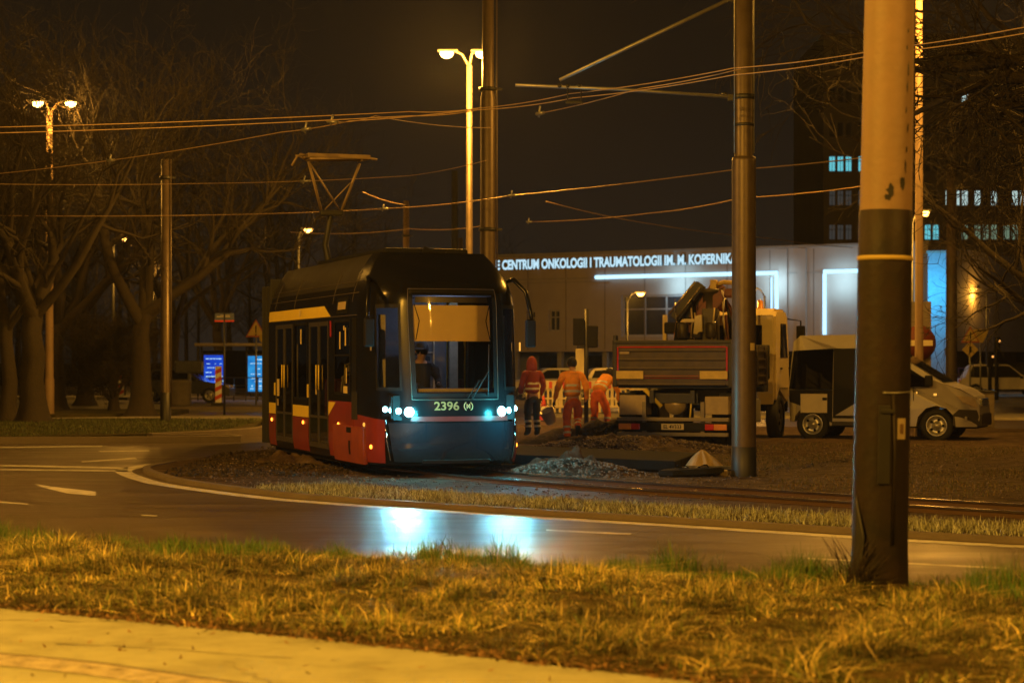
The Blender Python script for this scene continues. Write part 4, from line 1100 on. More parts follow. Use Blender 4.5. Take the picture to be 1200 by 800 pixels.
def person(loc, rz, label, K, jack, trou, hatc, glove='darkc', hood=False, vest=None, stripes=True, seated=False, shin=None):
    """K: joint dict in local coords; +y is the facing direction"""
    root = empty('person', loc, rz, label, 'person')
    body = {}; E = []
    def J(n, r): body[n] = (*K[n], r)
    for n, r in (('pelvis', .085), ('waist', .085), ('chest', .10), ('neckb', (.075, .065)), ('neck', (.055, .055)), ('headl', (.07, .085)), ('headm', (.082, .098)), ('headt', (.065, .08))): J(n, r)
    E += [('pelvis', 'waist'), ('waist', 'chest'), ('chest', 'neckb'), ('neckb', 'neck'), ('neck', 'headl'), ('headl', 'headm'), ('headm', 'headt')]
    for s in 'LR':
        for n, r in (('sh', .062), ('el', .043), ('wr', .028), ('hip', .07), ('kn', .055), ('an', .042), ('toe', (.045, .03))): J(n + s, r)
        E += [('neckb', 'sh' + s), ('sh' + s, 'el' + s), ('el' + s, 'wr' + s), ('pelvis', 'hip' + s), ('hip' + s, 'kn' + s), ('kn' + s, 'an' + s), ('an' + s, 'toe' + s)]
        d = Vector(K['wr' + s]) - Vector(K['el' + s]); hj, he = hand(root, Vector(K['wr' + s]) + d.normalized() * .01, d, Vector((0, 1, 0)) if abs(d.normalized().y) < .8 else Vector((1, 0, 0)), .9)
        for k_ in hj:
            if k_ != 'w': body[k_ + s] = hj[k_]
        E += [('wr' + s, 'p' + s) if a == 'w' else (a + s, c + s) for a, c in he]
    bd = skin_mesh('body', body, E, M['skin'], root, 2)
    # face: nose and ears as part of the head mesh is too small here; modelled on the head
    h = Vector(K['headm']); f_ = (Vector(K['face']) - h).normalized() if 'face' in K else Vector((0, 1, 0))
    b = MB(); sd = f_.cross(Vector((0, 0, 1))).normalized()
    b.tube([h + f_ * .085 + Vector((0, 0, .02)), h + f_ * .112 - Vector((0, 0, .018)), h + f_ * .09 - Vector((0, 0, .03))], [.008, .014, .008], 6)
    for s in (-1, 1): b.tube([h + sd * s * .078 + Vector((0, 0, .02)), h + sd * s * .092, h + sd * s * .08 - Vector((0, 0, .03))], [.012, .02, .01], 6)
    b.build('face_features', M['skin'], bd)
    # gloves
    for s in 'LR':
        d = Vector(K['wr' + s]) - Vector(K['el' + s]); hj, he = hand(root, Vector(K['wr' + s]) + d.normalized() * .01, d, Vector((0, 1, 0)) if abs(d.normalized().y) < .8 else Vector((1, 0, 0)), .9)
        hj = {k_: (*v[:3], tuple(x * 1.15 + .002 for x in v[3]) if hasattr(v[3], '__len__') else v[3] * 1.12 + .002) for k_, v in hj.items()}
        skin_mesh('glove', hj, he, M[glove], root, 1)
    # trousers
    T = {n: (*K[n], r) for n, r in (('pelvis', (.165, .135)), ('hipL', .115), ('hipR', .115), ('knL', .088), ('knR', .088))}
    T['waist'] = (*Vector(K['waist']).lerp(Vector(K['pelvis']), .5), (.155, .125))
    for s in 'LR':
        T['anm' + s] = (*Vector(K['kn' + s]).lerp(Vector(K['an' + s]), .5), .078); T['an' + s] = (*Vector(K['kn' + s]).lerp(Vector(K['an' + s]), .92), .068)
    tr_ = skin_mesh('trousers', T, [('pelvis', 'waist'), ('pelvis', 'hipL'), ('pelvis', 'hipR'), ('hipL', 'knL'), ('hipR', 'knR'), ('knL', 'anmL'), ('knR', 'anmR'), ('anmL', 'anL'), ('anmR', 'anR')], trou, root, 2, jitter=.011, seed=5)
    if stripes:
        for s in 'LR':
            for t_ in (.22, .52):
                a = Vector(K['kn' + s]); c = Vector(K['an' + s]); p = a.lerp(c, t_ + .12); d = (c - a).normalized(); bb = MB(); bb.tube([p - d * .022, p + d * .022], [.0885, .0865], 14, cap=False); bb.build('leg_reflective_band', M['refl'], tr_)
    # jacket
    low = Vector(K['waist']).lerp(Vector(K['pelvis']), .75)
    Jk = {'chest': (*K['chest'], (.188, .145)), 'waist': (*K['waist'], (.178, .138)), 'low': (*low, (.185, .142)), 'neckb': (*K['neckb'], (.11, .09)), 'neck': (*Vector(K['neckb']).lerp(Vector(K['neck']), .5), (.078, .075))}
    Ej = [('chest', 'waist'), ('waist', 'low'), ('chest', 'neckb'), ('neckb', 'neck')]
    for s in 'LR':
        Jk['sh' + s] = (*K['sh' + s], .088); Jk['elm' + s] = (*Vector(K['sh' + s]).lerp(Vector(K['el' + s]), .5), .074); Jk['el' + s] = (*K['el' + s], .066); Jk['wr' + s] = (*Vector(K['el' + s]).lerp(Vector(K['wr' + s]), .93), .048)
        Ej += [('neckb', 'sh' + s), ('sh' + s, 'elm' + s), ('elm' + s, 'el' + s), ('el' + s, 'wr' + s)]
    jk = skin_mesh('jacket', Jk, Ej, jack, root, 2, jitter=.014, seed=8)
    # reflective bands wrap the torso: project rings on the jacket
    if stripes:
        dg = bpy.context.evaluated_depsgraph_get()
        from mathutils.bvhtree import BVHTree
        bv = BVHTree.FromPolygons([v.co.copy() for v in jk.data.vertices], [tuple(p.vertices) for p in jk.data.polygons])
        a = Vector(K['pelvis']); c = Vector(K['neckb']); ax = (c - a).normalized(); e1 = Vector((1, 0, 0)); e2 = ax.cross(e1).normalized()
        for t_ in (.30, .52):
            p = a.lerp(c, t_); bb = MB(); rings = []
            for dz in (-.024, .024):
                r_ = []
                for i in range(28):
                    an = 2 * PI * i / 28; dr_ = e1 * math.cos(an) + e2 * math.sin(an); o_ = p + ax * dz
                    hit = bv.ray_cast(o_, dr_, .27); r_.append(bb.bm.verts.new((hit[0] + dr_ * .006) if hit[0] is not None else o_ + dr_ * .2))
                rings.append(r_)
            for i in range(28): bb.bm.faces.new((rings[0][i], rings[0][(i + 1) % 28], rings[1][(i + 1) % 28], rings[1][i]))
            bb.build('reflective_band', M['refl'], jk)
    # boots
    for s in 'LR':
        a = Vector(K['kn' + s]); c = Vector(K['an' + s]); t_ = Vector(K['toe' + s])
        skin_mesh('boot', {'a': (*c.lerp(a, .28), .062), 'b': (*c, .055), 'h': (*(c + (c - t_) * .25 + (c - a).normalized() * .02), .04), 't': (*t_, (.05, .038))}, [('a', 'b'), ('b', 'h'), ('b', 't')], M['darkc'], root, 2)
    # headwear
    hm = Vector(K['headm']); ht = Vector(K['headt']); up = (ht - Vector(K['headl'])).normalized()
    def blob(nm, c_, rx, ry, rz2, m_, low=None):
        b = MB()
        def fn(u, v):
            a = u * 2 * PI; t = PI * v; x = math.sin(t) * math.cos(a) * rx; y = math.sin(t) * math.sin(a) * ry; z = math.cos(t) * rz2
            if low and z < 0: x *= 1 + low * (-z / rz2) ** 2; y *= 1 + low * .6 * (-z / rz2) ** 2
            return tuple(c_ + Vector((x, y, z)))
        b.grid(fn, 20, 12); bmesh.ops.remove_doubles(b.bm, verts=b.bm.verts, dist=.0008); return b.build(nm, m_, root)
    if hood: blob('hood', hm - f_ * .02 - Vector((0, 0, .03)), .118, .135, .19, hatc, .9)
    else: blob('knitted_cap', hm - f_ * .015 + Vector((0, 0, .035)), .103, .118, .12, hatc)
    return root

# worker 1: walking away carrying a bucket in his left hand (seen from behind: facing +y)
K1 = dict(pelvis=(0, 0, .92), waist=(0, .02, 1.08), chest=(0, .06, 1.30), neckb=(0, .08, 1.46), neck=(0, .10, 1.53), headl=(0, .13, 1.58), headm=(0, .15, 1.65), headt=(0, .15, 1.72), face=(0, .9, 1.55),
          shL=(-.20, .05, 1.42), elL=(-.32, .02, 1.14), wrL=(-.37, .06, .90), shR=(.20, .05, 1.42), elR=(.30, .03, 1.14), wrR=(.29, .12, .90),
          hipL=(-.10, 0, .86), knL=(-.12, .02, .48), anL=(-.11, -.06, .10), toeL=(-.12, .10, .05), hipR=(.10, 0, .86), knR=(.13, .20, .52), anR=(.10, -.14, .32), toeR=(.11, -.10, .16))
g = G(671, 523)
person((g.x, g.y, .05), R(3), 'worker in orange walking away with a metal bucket in his left hand', K1, M['orangec'], M['orangec2'], M['darkc'])
# bucket (held; separate thing)
bk = empty('bucket', (g.x - .44, g.y + .02, .50), 0, 'shiny metal bucket hanging from the walking worker\'s hand', 'bucket'); bk.rotation_euler = (R(18), R(-24), 0)
b = MB(); b.lathe([(.001, 0), (.105, 0), (.11, .01), (.155, .27), (.162, .275), (.158, .285), (.148, .275), (.10, .015), (.001, .012)], seg=28); b.build('pail', mat('bucket_steel', (.66, .6, .5), .3, .35), bk)
b = MB(); b.tube([(-.155, 0, .26), (-.13, 0, .36), (-.03, 0, .42), (.08, 0, .40), (.155, 0, .26)], .007, 6); b.build('handle', M['dark'], bk)
# worker 2: bending forward, facing away and to the right
K2 = dict(pelvis=(0, 0, .90), waist=(0, .10, 1.03), chest=(0, .30, 1.17), neckb=(0, .44, 1.24), neck=(0, .50, 1.28), headl=(0, .54, 1.29), headm=(0, .60, 1.33), headt=(0, .62, 1.40), face=(0, 1.1, .9),
          shL=(-.19, .40, 1.20), elL=(-.25, .52, .95), wrL=(-.20, .64, .74), shR=(.19, .40, 1.20), elR=(.27, .50, .95), wrR=(.22, .62, .74),
          hipL=(-.10, 0, .84), knL=(-.13, .10, .48), anL=(-.13, -.02, .10), toeL=(-.14, .14, .05), hipR=(.10, 0, .84), knR=(.20, .08, .48), anR=(.24, -.06, .10), toeR=(.26, .10, .05))
g2 = G(702, 515)
person((g2.x - .02, g2.y, .12), R(-28), 'worker in orange bending forward beside the lorry\'s tailgate', K2, M['orangec'], M['orangec2'], M['darkc'])
# worker 3: standing, in dark clothes with a dull red hi-vis vest and hood
K3 = dict(pelvis=(0, 0, .93), waist=(0, .0, 1.09), chest=(0, .0, 1.31), neckb=(0, .01, 1.47), neck=(0, .02, 1.54), headl=(0, .05, 1.60), headm=(0, .06, 1.67), headt=(0, .05, 1.74), face=(0, .9, 1.5),
          shL=(-.20, 0, 1.43), elL=(-.26, .04, 1.15), wrL=(-.20, .22, .98), shR=(.20, 0, 1.43), elR=(.27, -.02, 1.15), wrR=(.24, .06, .90),
          hipL=(-.10, 0, .86), knL=(-.11, .02, .48), anL=(-.11, -.02, .10), toeL=(-.13, .14, .05), hipR=(.10, 0, .86), knR=(.12, .04, .48), anR=(.13, 0, .10), toeR=(.15, .16, .05))
g3 = G(624, 514)
person((g3.x, g3.y, .05), R(25), 'worker in a red hooded vest and dark trousers standing by the tram\'s right side', K3, M['redc'], M['darkc'], M['redc'], hood=True)
# tram driver, seated in the cab (a thing of its own)
dpos = tl(-.12, 1.58)
K4 = dict(pelvis=(0, 0, .20), waist=(0, .02, .36), chest=(0, .05, .56), neckb=(0, .07, .70), neck=(0, .09, .77), headl=(0, .12, .82), headm=(0, .14, .89), headt=(0, .13, .96), face=(.5, .9, .70),
          shL=(-.19, .06, .66), elL=(-.27, .14, .42), wrL=(-.20, .36, .40), shR=(.19, .06, .66), elR=(.27, .14, .42), wrR=(.20, .36, .40),
          hipL=(-.10, .04, .14), knL=(-.13, .44, .14), anL=(-.12, .42, -.26), toeL=(-.12, .56, -.30), hipR=(.10, .04, .14), knR=(.13, .44, .14), anR=(.12, .42, -.26), toeR=(.12, .56, -.30))
dr = person((dpos.x, dpos.y, 1.02), THETA + R(180), 'tram driver with a peaked cap sitting behind the windscreen', K4, M['darkc'], M['darkc'], M['darkc'], stripes=False)
b = MB(); b.box((.07, .28, .93), (.17, .14, .015), .006, rot=(R(-12), 0, R(-20))); b.build('cap_peak', M['darkc'], dr)

# ------------------------------------------------------------------ wheels helper
def wheel(parent, loc, r, w_, name='wheel', out=1, spokes=5, axis='x'):
    """axle along local x; out=+1 outside face towards +x"""
    rot = (0, R(90) * out, 0) if axis == 'x' else (R(-90) * out, 0, 0)
    b = MB(); b.lathe([(r * .62, -w_ / 2), (r * .9, -w_ / 2), (r, -w_ * .3), (r, w_ * .3), (r * .92, w_ / 2), (r * .66, w_ * .48), (r * .62, w_ * .3)], loc, rot, 32); t = b.build('tyre', M['tyre'], parent)
    b = MB(); b.lathe([(r * .65, w_ * .36), (r * .62, w_ * .42), (r * .56, w_ * .34), (r * .5, w_ * .10), (r * .22, w_ * .16), (r * .16, w_ * .32), (.001, w_ * .34)], loc, rot, 32)
    e_ = Euler(rot).to_matrix()
    for i in range(spokes):
        a = 2 * PI * i / spokes; c_ = Vector(loc) + e_ @ Vector((math.cos(a) * r * .38, math.sin(a) * r * .38, w_ * .22)); b.lathe([(.001, 0), (r * .085, 0), (r * .085, .02), (.001, .02)], c_, rot, 8, mi=1)
    b.build('rim', [M['rim'], M['blackmat']], t)
    return t

# ------------------------------------------------------------------ crane lorry
lorry = empty('lorry', (3.22, 39.4, 0), R(-18), 'tipper lorry with folded crane seen from behind, parked beside the dug-up track', 'lorry')
ribm = mat('lorry_body_brown', (.075, .055, .04), .42, .25, c2=(.04, .03, .024), scale=5)
b = MB(); b.box((0, 0, 1.70), (2.30, .06, .84), .01)
for z in (1.30, 1.45, 1.62, 1.80, 1.98): b.box((0, -.045, z), (2.18, .05, .045), .015)
tg = b.build('tailgate', ribm, lorry)
b = MB()
for s in (-1, 1): b.box((s * 1.12, -.04, 1.72), (.035, .03, .66), .005)
b.box((0, -.05, 1.46 - .01), (1.15, .03, .055), .005); b.box((0, -.04, 2.05), (2.2, .02, .03), .004); b.build('red_edge_stripe', M['lampred'], tg)
b = MB()
for s in (-1, 1):
    b = MB(); b.box((s * .86, -.085, 1.49), (.56, .02, .16), .004); b.build('marker_board', mat('marker_yellow', (.66, .50, .12), .45), tg)
pass
b = MB(); b.box((-.98, -.05, 1.94), (.20, .02, .06), .003); b.build('small_badge', M['tan'], tg)
b = MB(); b.box((0, .02, 2.15), (2.42, .16, .07), .015)
for s in (-1, 1): b.box((s * 1.19, .03, 1.72), (.09, .16, .95), .02)
b.box((-1.19, .05, 2.2), (.06, .2, .18), .02); b.build('body_frame', M['dark'], lorry)
for s in (-1, 1):
    b = MB(); b.box((s * 1.18, 1.85, 1.68), (.05, 3.5, .82), .01)
    for z in (1.30, 1.45, 1.62, 1.80, 1.98): b.box((s * 1.215, 1.85, z), (.04, 3.5, .05), .012)
    for yy in (.1, 1.3, 2.5, 3.55): b.box((s * 1.23, yy, 1.68), (.06, .09, .84), .01)
    b.build('body_side', ribm, lorry)
b = MB(); b.box((0, 1.85, 1.26), (2.3, 3.5, .08), .01); b.build('body_floor', M['dark'], lorry)
b = MB(); b.box((0, 1.85, 1.55), (2.2, 3.3, .5)); b.grid(lambda u, v: (-1.1 + 2.2 * u, .2 + 3.3 * v, 1.82 + .06 * math.sin(u * 7) * math.cos(v * 9)), 16, 16); b.build('load_of_soil', darksoil, lorry)
b = MB()
for s in (-1, 1): b.box((s * .42, 3.55, 1.05), (.09, 7.2, .26), .01)
b.box((0, .15, 1.02), (1.0, .1, .2), .01); b.box((0, 1.3, .95), (.9, .12, .3)); b.build('chassis', M['dark'], lorry)
b = MB(); b.box((0, .02, .60), (2.30, .10, .075), .012); b.box((0, .0, .30), (2.28, .10, .075), .012)
for s in (-1, 1): b.box((s * .6, .1, .6), (.08, .1, .7), .01)
b.build('rear_bumper', mat('bumper_grey', (.22, .19, .14), .5, .3), lorry)
b = MB(); b.box((0, .05, .45), (2.2, .05, .17), .01); b.build('lamp_carrier', M['blackmat'], lorry)
for s in (-1, 1):
    b = MB(); b.box((s * .98, .0, .45), (.26, .06, .12), .015); b.box((s * .76, .0, .45), (.18, .06, .12), .015, mi=1); b.build('tail_lamp', [M['lamporange'], M['lampred']], lorry)
b = MB(); b.box((0, .01, .45), (.46, .02, .12), .004); pl = b.build('number_plate', mat('plate_white', (.66, .58, .40), .5), lorry)
text('plate_lettering', 'EL 4V333', .105, M['blackmat'], pl, (0, -.004, .448), (R(90), 0, 0), .002, .002, .92)
b = MB(); b.box((-.85, .35, .88), (.55, .5, .40), .02); b.build('side_box', M['tan'], lorry)
b = MB(); b.box((.88, .35, .88), (.48, .5, .36), .02); b.build('side_box', M['tan'], lorry)
b = MB(); b.lathe([(.001, 0), (.19, .01), (.21, .04), (.21, .3), (.001, .32)], (.02, .42, .90), (R(90), 0, 0), 28); b.build('air_tank', mat('tank_tan', (.42, .34, .2), .4, .4), lorry)
b = MB(); b.tube([(-.6, .1, 1.2), (-.25, .12, .85)], .045, 8); b.build('hydraulic_hose', M['yellow'], lorry)
b = MB(); b.tube([(.35, .05, .62), (.38, .05, .95), (.46, .05, .95)], .02, 6); b.build('hydraulic_hose', M['yellow'], lorry)
for s in (-1, 1):
    for yy, dbl in ((1.15, 1), (5.6, 0)):
        if dbl: wheel(lorry, (s * .78, yy, .50), .50, .26, out=s)
        wheel(lorry, (s * 1.06, yy, .50), .50, .27, out=s, spokes=8)
    b = MB(); b.prism([(1.15 + .62 * math.cos(a), .5 + .62 * math.sin(a)) for a in [R(10 + 16 * i) for i in range(11)]] + [(1.15 + .66 * math.cos(a), .5 + .66 * math.sin(a)) for a in [R(170 - 16 * i) for i in range(11)]], s * .9, s * 1.2, 'yz'); b.build('mudguard', M['blackmat'], lorry)
    b = MB(); b.box((s * 1.04, .42, .75), (.34, .02, .75), .005); b.build('mud_flap', M['rubber'], lorry)
    b = MB(); b.box((s * 1.0, 2.7, .72), (.4, .9, .5), .05); b.build('fuel_tank', M['galv'], lorry)
_before = set(bpy.data.objects)
# cab
cabm = mat('lorry_cab_cream', (.74, .62, .34), .35, coat=.2, scale=2, var=.15)
b = MB(); b.prism([(4.30, .80), (4.25, 2.80), (4.45, 2.95), (5.55, 2.95), (5.80, 2.80), (6.02, 1.9), (6.08, .95), (5.75, .78), (5.35, .95), (4.75, 1.22), (4.4, .9)], -1.15, 1.15, 'yz', bev=.06); cb = b.build('cab', cabm, lorry)
for s in (-1, 1):
    b = MB(); b.prism([(4.85, 1.85), (4.88, 2.62), (5.55, 2.62), (5.80, 1.85)], s * 1.145, s * 1.158, 'yz'); b.build('door_window', M['glassd'], cb)
    b = MB(); b.prism([(4.8, 1.15), (4.8, 1.16), (5.85, 1.16), (5.85, 1.15)], s * 1.15, s * 1.16, 'yz'); b.box((s * 1.16, 4.95, 1.6), (.03, .18, .04), .01); b.build('door_handle', M['blackmat'], cb)
    b = MB(); b.tube([(s * 1.1, 5.85, 2.75), (s * 1.42, 6.02, 2.70), (s * 1.42, 6.02, 1.75), (s * 1.12, 5.95, 1.6)], .02, 6)
    ma = b.build('mirror_arm', M['blackmat'], cb); b = MB(); b.box((s * 1.42, 6.02, 2.38), (.20, .12, .42), .04); b.box((s * 1.42, 6.02, 1.98), (.22, .12, .20), .04); b.build('mirror', M['blackmat'], ma)
b = MB(); b.box((0, 4.235, 2.15), (1.7, .02, .85), .02); b.build('rear_window', M['glassd'], cb)
b = MB(); b.grid(lambda u, v: (-1.0 + 2 * u, 6.03 - .20 * v, 1.92 + .82 * v), 4, 3); b.build('windscreen', M['glassd'], cb)
b = MB(); b.box((.0, 6.10, .8), (2.2, .14, .4), .05); b.build('front_bumper', M['blackmat'], cb)
b = MB(); b.lathe([(.09, 0), (.09, .04), (.07, .05), (.065, .2), (.03, .22), (.001, .22)], (.72, 4.7, 2.93), seg=16); b.build('beacon', M['lamporange'], cb)
b = MB(); b.box((.95, 4.12, 1.75), (.5, .12, .75), .03)
for z in (1.5, 1.75, 2.0): b.box((.95, 4.05, z), (.48, .04, .03))
b.build('air_intake_stack', M['dark'], lorry)
for o_ in set(bpy.data.objects) - _before:
    if o_.type == 'MESH' and o_.name.split('.')[0] != 'air_intake_stack':
        o_.data.transform(Matrix.Translation((0, .85, 0)))
# folded crane between body and cab
crn = mat('crane_red', (.13, .028, .02), .4, .2, c2=(.10, .03, .025)); crg = mat('crane_grey', (.075, .065, .05), .45, .3)
def cp(px, z_py, y=3.85):  # local helper from sketch measures
    return ((px - 832) / 51.0, y, (HZ - z_py) / 53.3 + EYE)
b = MB(); b.box((-.05, 3.85, 2.35), (.34, .35, 1.15), .04); b.lathe([(.17, 0), (.17, .35), (.24, .36), (.24, .45), (.001, .46)], (-.05, 3.85, 2.9), seg=20); cr = b.build('crane_column', crg, lorry)
b = MB(); p0 = Vector(cp(789, 373)); p1 = Vector(cp(818, 334)); d = (p1 - p0); ang = math.atan2(d.z, d.x)
mid = (p0 + p1) / 2; b.box(mid, (d.length * 1.05, .26, .22), .03, rot=(0, -ang, 0)); b.box(mid + Vector((.10, .3, -.06)), (d.length * .9, .2, .18), .03, rot=(0, -ang, 0)); b.build('crane_boom', M['dark'], cr)
b = MB(); n_ = Vector((-math.sin(ang), 0, math.cos(ang))); b.tube([p0 + n_ * .15 + Vector((0, -.12, 0)), p1 + n_ * .12 + Vector((0, -.12, 0))], .028, 8); b.tube([p0 + Vector((.05, -.17, -.02)), p1 + Vector((.02, -.17, -.05))], .018, 8); b.build('hydraulic_ram', mat('ram_chrome', (.6, .5, .35), .25, .8), cr)
b = MB(); p0 = Vector(cp(806, 382, 4.0)); p1 = Vector(cp(838, 332, 4.0)); d = p1 - p0; b.box((p0 + p1) / 2, (d.length, .22, .30), .03, rot=(0, -math.atan2(d.z, d.x), 0))
b.prism([cp(800, 388)[0::2], cp(826, 350)[0::2], cp(842, 340)[0::2], cp(846, 352)[0::2], cp(815, 392)[0::2]], 3.7, 4.05, 'xz', bev=.02); b.build('crane_arm', crn, cr)
b = MB(); b.box(Vector(cp(833, 336)), (.14, .2, .30), .03); b.tube([cp(837, 333), cp(845, 331), cp(856, 332), cp(858, 338)], .05, 8); b.build('outer_boom', mat('crane_yellow', (.62, .46, .14), .4), cr)
b = MB(); b.box(Vector(cp(852, 344)), (.26, .25, .20), .05); b.tube([cp(846, 352), cp(852, 362), cp(850, 384)], .045, 8); b.tube([cp(856, 350), cp(859, 372), cp(858, 390)], .035, 8); b.lathe([(.001, 0), (.12, 0), (.12, .1), (.001, .1)], cp(845, 360), (R(90), 0, 0), 18); b.build('crane_linkage', crn, cr)
b = MB(); b.prism([cp(814, 391)[0::2], cp(816, 371)[0::2], cp(823, 369)[0::2], cp(824, 389)[0::2], cp(819, 389)[0::2], cp(818, 392)[0::2]], 3.45, 3.6, 'xz', bev=.015); b.box(Vector(cp(809, 376, 3.5)), (.26, .12, .08), .03); b.build('control_cover', M['cream'], cr)
b = MB(); rr = random.Random(2)
for k in range(9):
    x0 = rr.uniform(782, 856); b.tube([cp(x0, rr.uniform(372, 385)), cp(x0 + rr.uniform(-6, 6), rr.uniform(350, 372), 3.7), cp(x0 + rr.uniform(-9, 9), rr.uniform(385, 400), 3.75)], .022, 6)
b.box(Vector(cp(788, 384)), (.42, .3, .25), .05); b.box(Vector(cp(796, 392)), (.3, .3, .3), .05); b.build('hose_bundle', M['blackmat'], cr)
b = MB(); b.box(Vector(cp(777, 388)), (.09, .12, .72), .02); b.box(Vector(cp(812, 400)), (.8, .12, .08), .02); b.build('support_leg', mat('crane_cream', (.68, .56, .28), .5), cr)
b = MB(); b.box(Vector(cp(864, 382)), (.07, .1, .9), .015); b.box(Vector(cp(848, 385)), (.09, .14, .6), .02); b.tube([cp(870, 350), cp(872, 400)], .03, 6); b.build('crane_ladder', crn, cr)
b = MB(); b.box((0, 3.9, 1.35), (2.35, .5, .5), .05); b.build('crane_base', M['dark'], lorry)
for k in range(7):  # thin pale tubes added as lit edges and bright specks on the crane
    b = MB(); x0 = rr.uniform(790, 856); b.tube([cp(x0, rr.uniform(388, 398), 3.6), cp(x0 + rr.uniform(-3, 3), rr.uniform(372, 384), 3.55), cp(x0 + rr.uniform(-4, 4), rr.uniform(350, 368), 3.6)], rr.choice((.014, .02)), 6)
    b.build('bright_edge_tube', rr.choice((M['galv'], mat('crane_cream', (.6, .5, .3)), M['chrome'])), cr)
for k in range(3):
    b = MB(); b.lathe([(.001, 0), (.10, 0), (.12, .03), (.12, .30), (.10, .33), (.001, .33)], cp(800 + 16 * k, 396, 3.62), None, 14); b.build('valve_cylinder', crg, cr)

# ------------------------------------------------------------------ van
van = empty('van', (9.25, 42.8, 0), R(-22), 'white crew van with its side door open, parked behind the foreground pole', 'van')
prof = [(-3.25, .42), (-3.28, 1.2), (-3.2, 2.2), (-3.05, 2.34), (-1.75, 2.36), (-1.35, 2.26), (-1.0, 1.98), (.15, 1.28), (.55, 1.16), (.92, 1.0), (1.06, .82), (1.08, .52), (1.0, .34), (.42, .34), (.40, .55), (.22, .74), (0, .80), (-.22, .74), (-.40, .55), (-.44, .34), (-2.35, .34), (-2.37, .55), (-2.55, .74), (-2.75, .80), (-2.97, .74), (-3.13, .55), (-3.15, .42)]
def loft_profile(b, prof, ys, scale_z, mi=0, inset=None):
    rings = []
    for (y, k) in ys:
        rings.append([b.bm.verts.new((x, y + (0 if inset is None else inset(z) * (1 if y < ys[-1][0] / 2 else -1)), z)) for x, z in prof])
    n = len(prof)
    for i in range(len(rings) - 1):
        for j in range(n): f = b.bm.faces.new((rings[i][j], rings[i][(j + 1) % n], rings[i + 1][(j + 1) % n], rings[i + 1][j])); f.smooth = False
    b.bm.faces.new(rings[0]); b.bm.faces.new(rings[-1][::-1])
vin = lambda z: .0 + .14 * max(0, (z - 1.15) / 1.2) ** 1.2
b = MB(); loft_profile(b, prof, [(0, 0), (1.95, 0)], 1, inset=vin)
bmesh.ops.bevel(b.bm, geom=[e_ for e_ in b.bm.edges if abs(e_.calc_face_angle(0)) > .9 and (e_.verts[0].co.y < .3) == (e_.verts[1].co.y < .3) and max(v.co.z for v in e_.verts) > .9], offset=.045, segments=3, affect='EDGES')
vb = b.build('body', M['vanwhite'], van)
def vside(pts, d=.006, off=0): return [(x, vin(z) - d, z) for x, z in pts]
def vpan(name, pts, m, d=.006, parent=van, far=False):
    b = MB(); A = [Vector((x, vin(z) - d, z)) if not far else Vector((x, 1.95 - vin(z) + d, z)) for x, z in pts]; B_ = [p + Vector((0, .02 if not far else -.02, 0)) for p in A]
    va = [b.bm.verts.new(p) for p in A]; vb_ = [b.bm.verts.new(p) for p in B_]; b.bm.faces.new(va); b.bm.faces.new(vb_[::-1])
    for i in range(len(A)): b.bm.faces.new((va[i], vb_[i], vb_[(i + 1) % len(A)], va[(i + 1) % len(A)]))
    return b.build(name, m, parent)
for far in (False, True):
    vpan('front_door_window', [(-1.22, 1.22), (-1.22, 1.98), (-1.02, 1.88), (-.10, 1.30), (-.15, 1.20)], M['glassd'], far=far)
    vpan('side_window', [(-2.28, 1.25), (-2.28, 1.98), (-1.34, 1.98), (-1.34, 1.25)], M['glassd'], far=far) if far else None
    vpan('rear_side_window', [(-3.27, 1.14), (-3.19, 2.00), (-2.29, 2.05), (-2.29, 1.14)], M['glassd'], far=far)
    vpan('wheel_arch_trim', [(.36, .36), (.36, .60), (.50, .72), (1.04, .70), (1.06, .36)], mat('plastic_grey', (.04, .034, .028), .6), d=.008, far=far)
# open side door: dark opening and slid-back panel
vpan('door_opening', [(-2.28, .50), (-2.28, 2.05), (-1.34, 2.05), (-1.34, .50)], M['blackmat'], d=.004)
vpan('dark_lower_panel', [(-3.26, .86), (-3.27, 1.13), (-2.29, 1.13), (-2.29, .40), (-2.36, .42), (-2.55, .76), (-2.97, .76)], M['blackmat'], d=.005)
sd_ = vpan('sliding_door', [(-3.0, .62), (-3.0, 1.04), (-2.40, 1.04), (-2.40, .62)], M['cream'], d=.05)
b = MB(); b.box((-2.45, -.065, .93), (.10, .03, .06), .01); b.build('door_handle', M['blackmat'], sd_)
vpan('side_trim', [(-1.3, .62), (-1.3, .70), (-.66, .70), (-.66, .62)], MATS['plastic_grey'], d=.012)
vpan('side_sill', [(-2.3, .34), (-2.3, .43), (-.62, .43), (-.62, .34)], MATS['plastic_grey'], d=.01)
vpan('door_gap', [(-.50, .9), (-.50, 1.20), (-.49, 1.20), (-.49, .9)], M['blackmat'])
vt = vpan('lettering_plate', [(-1.02, .98), (-1.02, 1.06), (-.62, 1.06), (-.62, .98)], mat('dull_lettering', (.18, .12, .07), .6))
b = MB(); b.grid(lambda u, v: (.13 - 1.10 * v, .18 + 1.59 * u, 1.31 + .67 * v), 6, 4); o = b.build('windscreen', M['glassd'], van)
b = MB(); b.box((-.16, -.02, 1.34), (.16, .16, .24), .05); b.build('wing_mirror', M['blackmat'], van)
b = MB(); b.prism([(.42, 1.02), (.95, .98), (1.05, .78), (.98, .74), (.62, .86)], -.012, .3, 'xz', bev=.02); b.build('headlamp', mat('headlamp_lens', (.55, .45, .3), .25, 0, coat=.3), van)
b = MB(); b.prism([(.42, 1.02), (.95, .98), (1.05, .78), (.98, .74), (.62, .86)], 1.65, 1.96, 'xz', bev=.02); b.build('headlamp', MATS['headlamp_lens'], van)
b = MB(); b.box((1.05, .97, .86), (.08, 1.25, .18), .03)
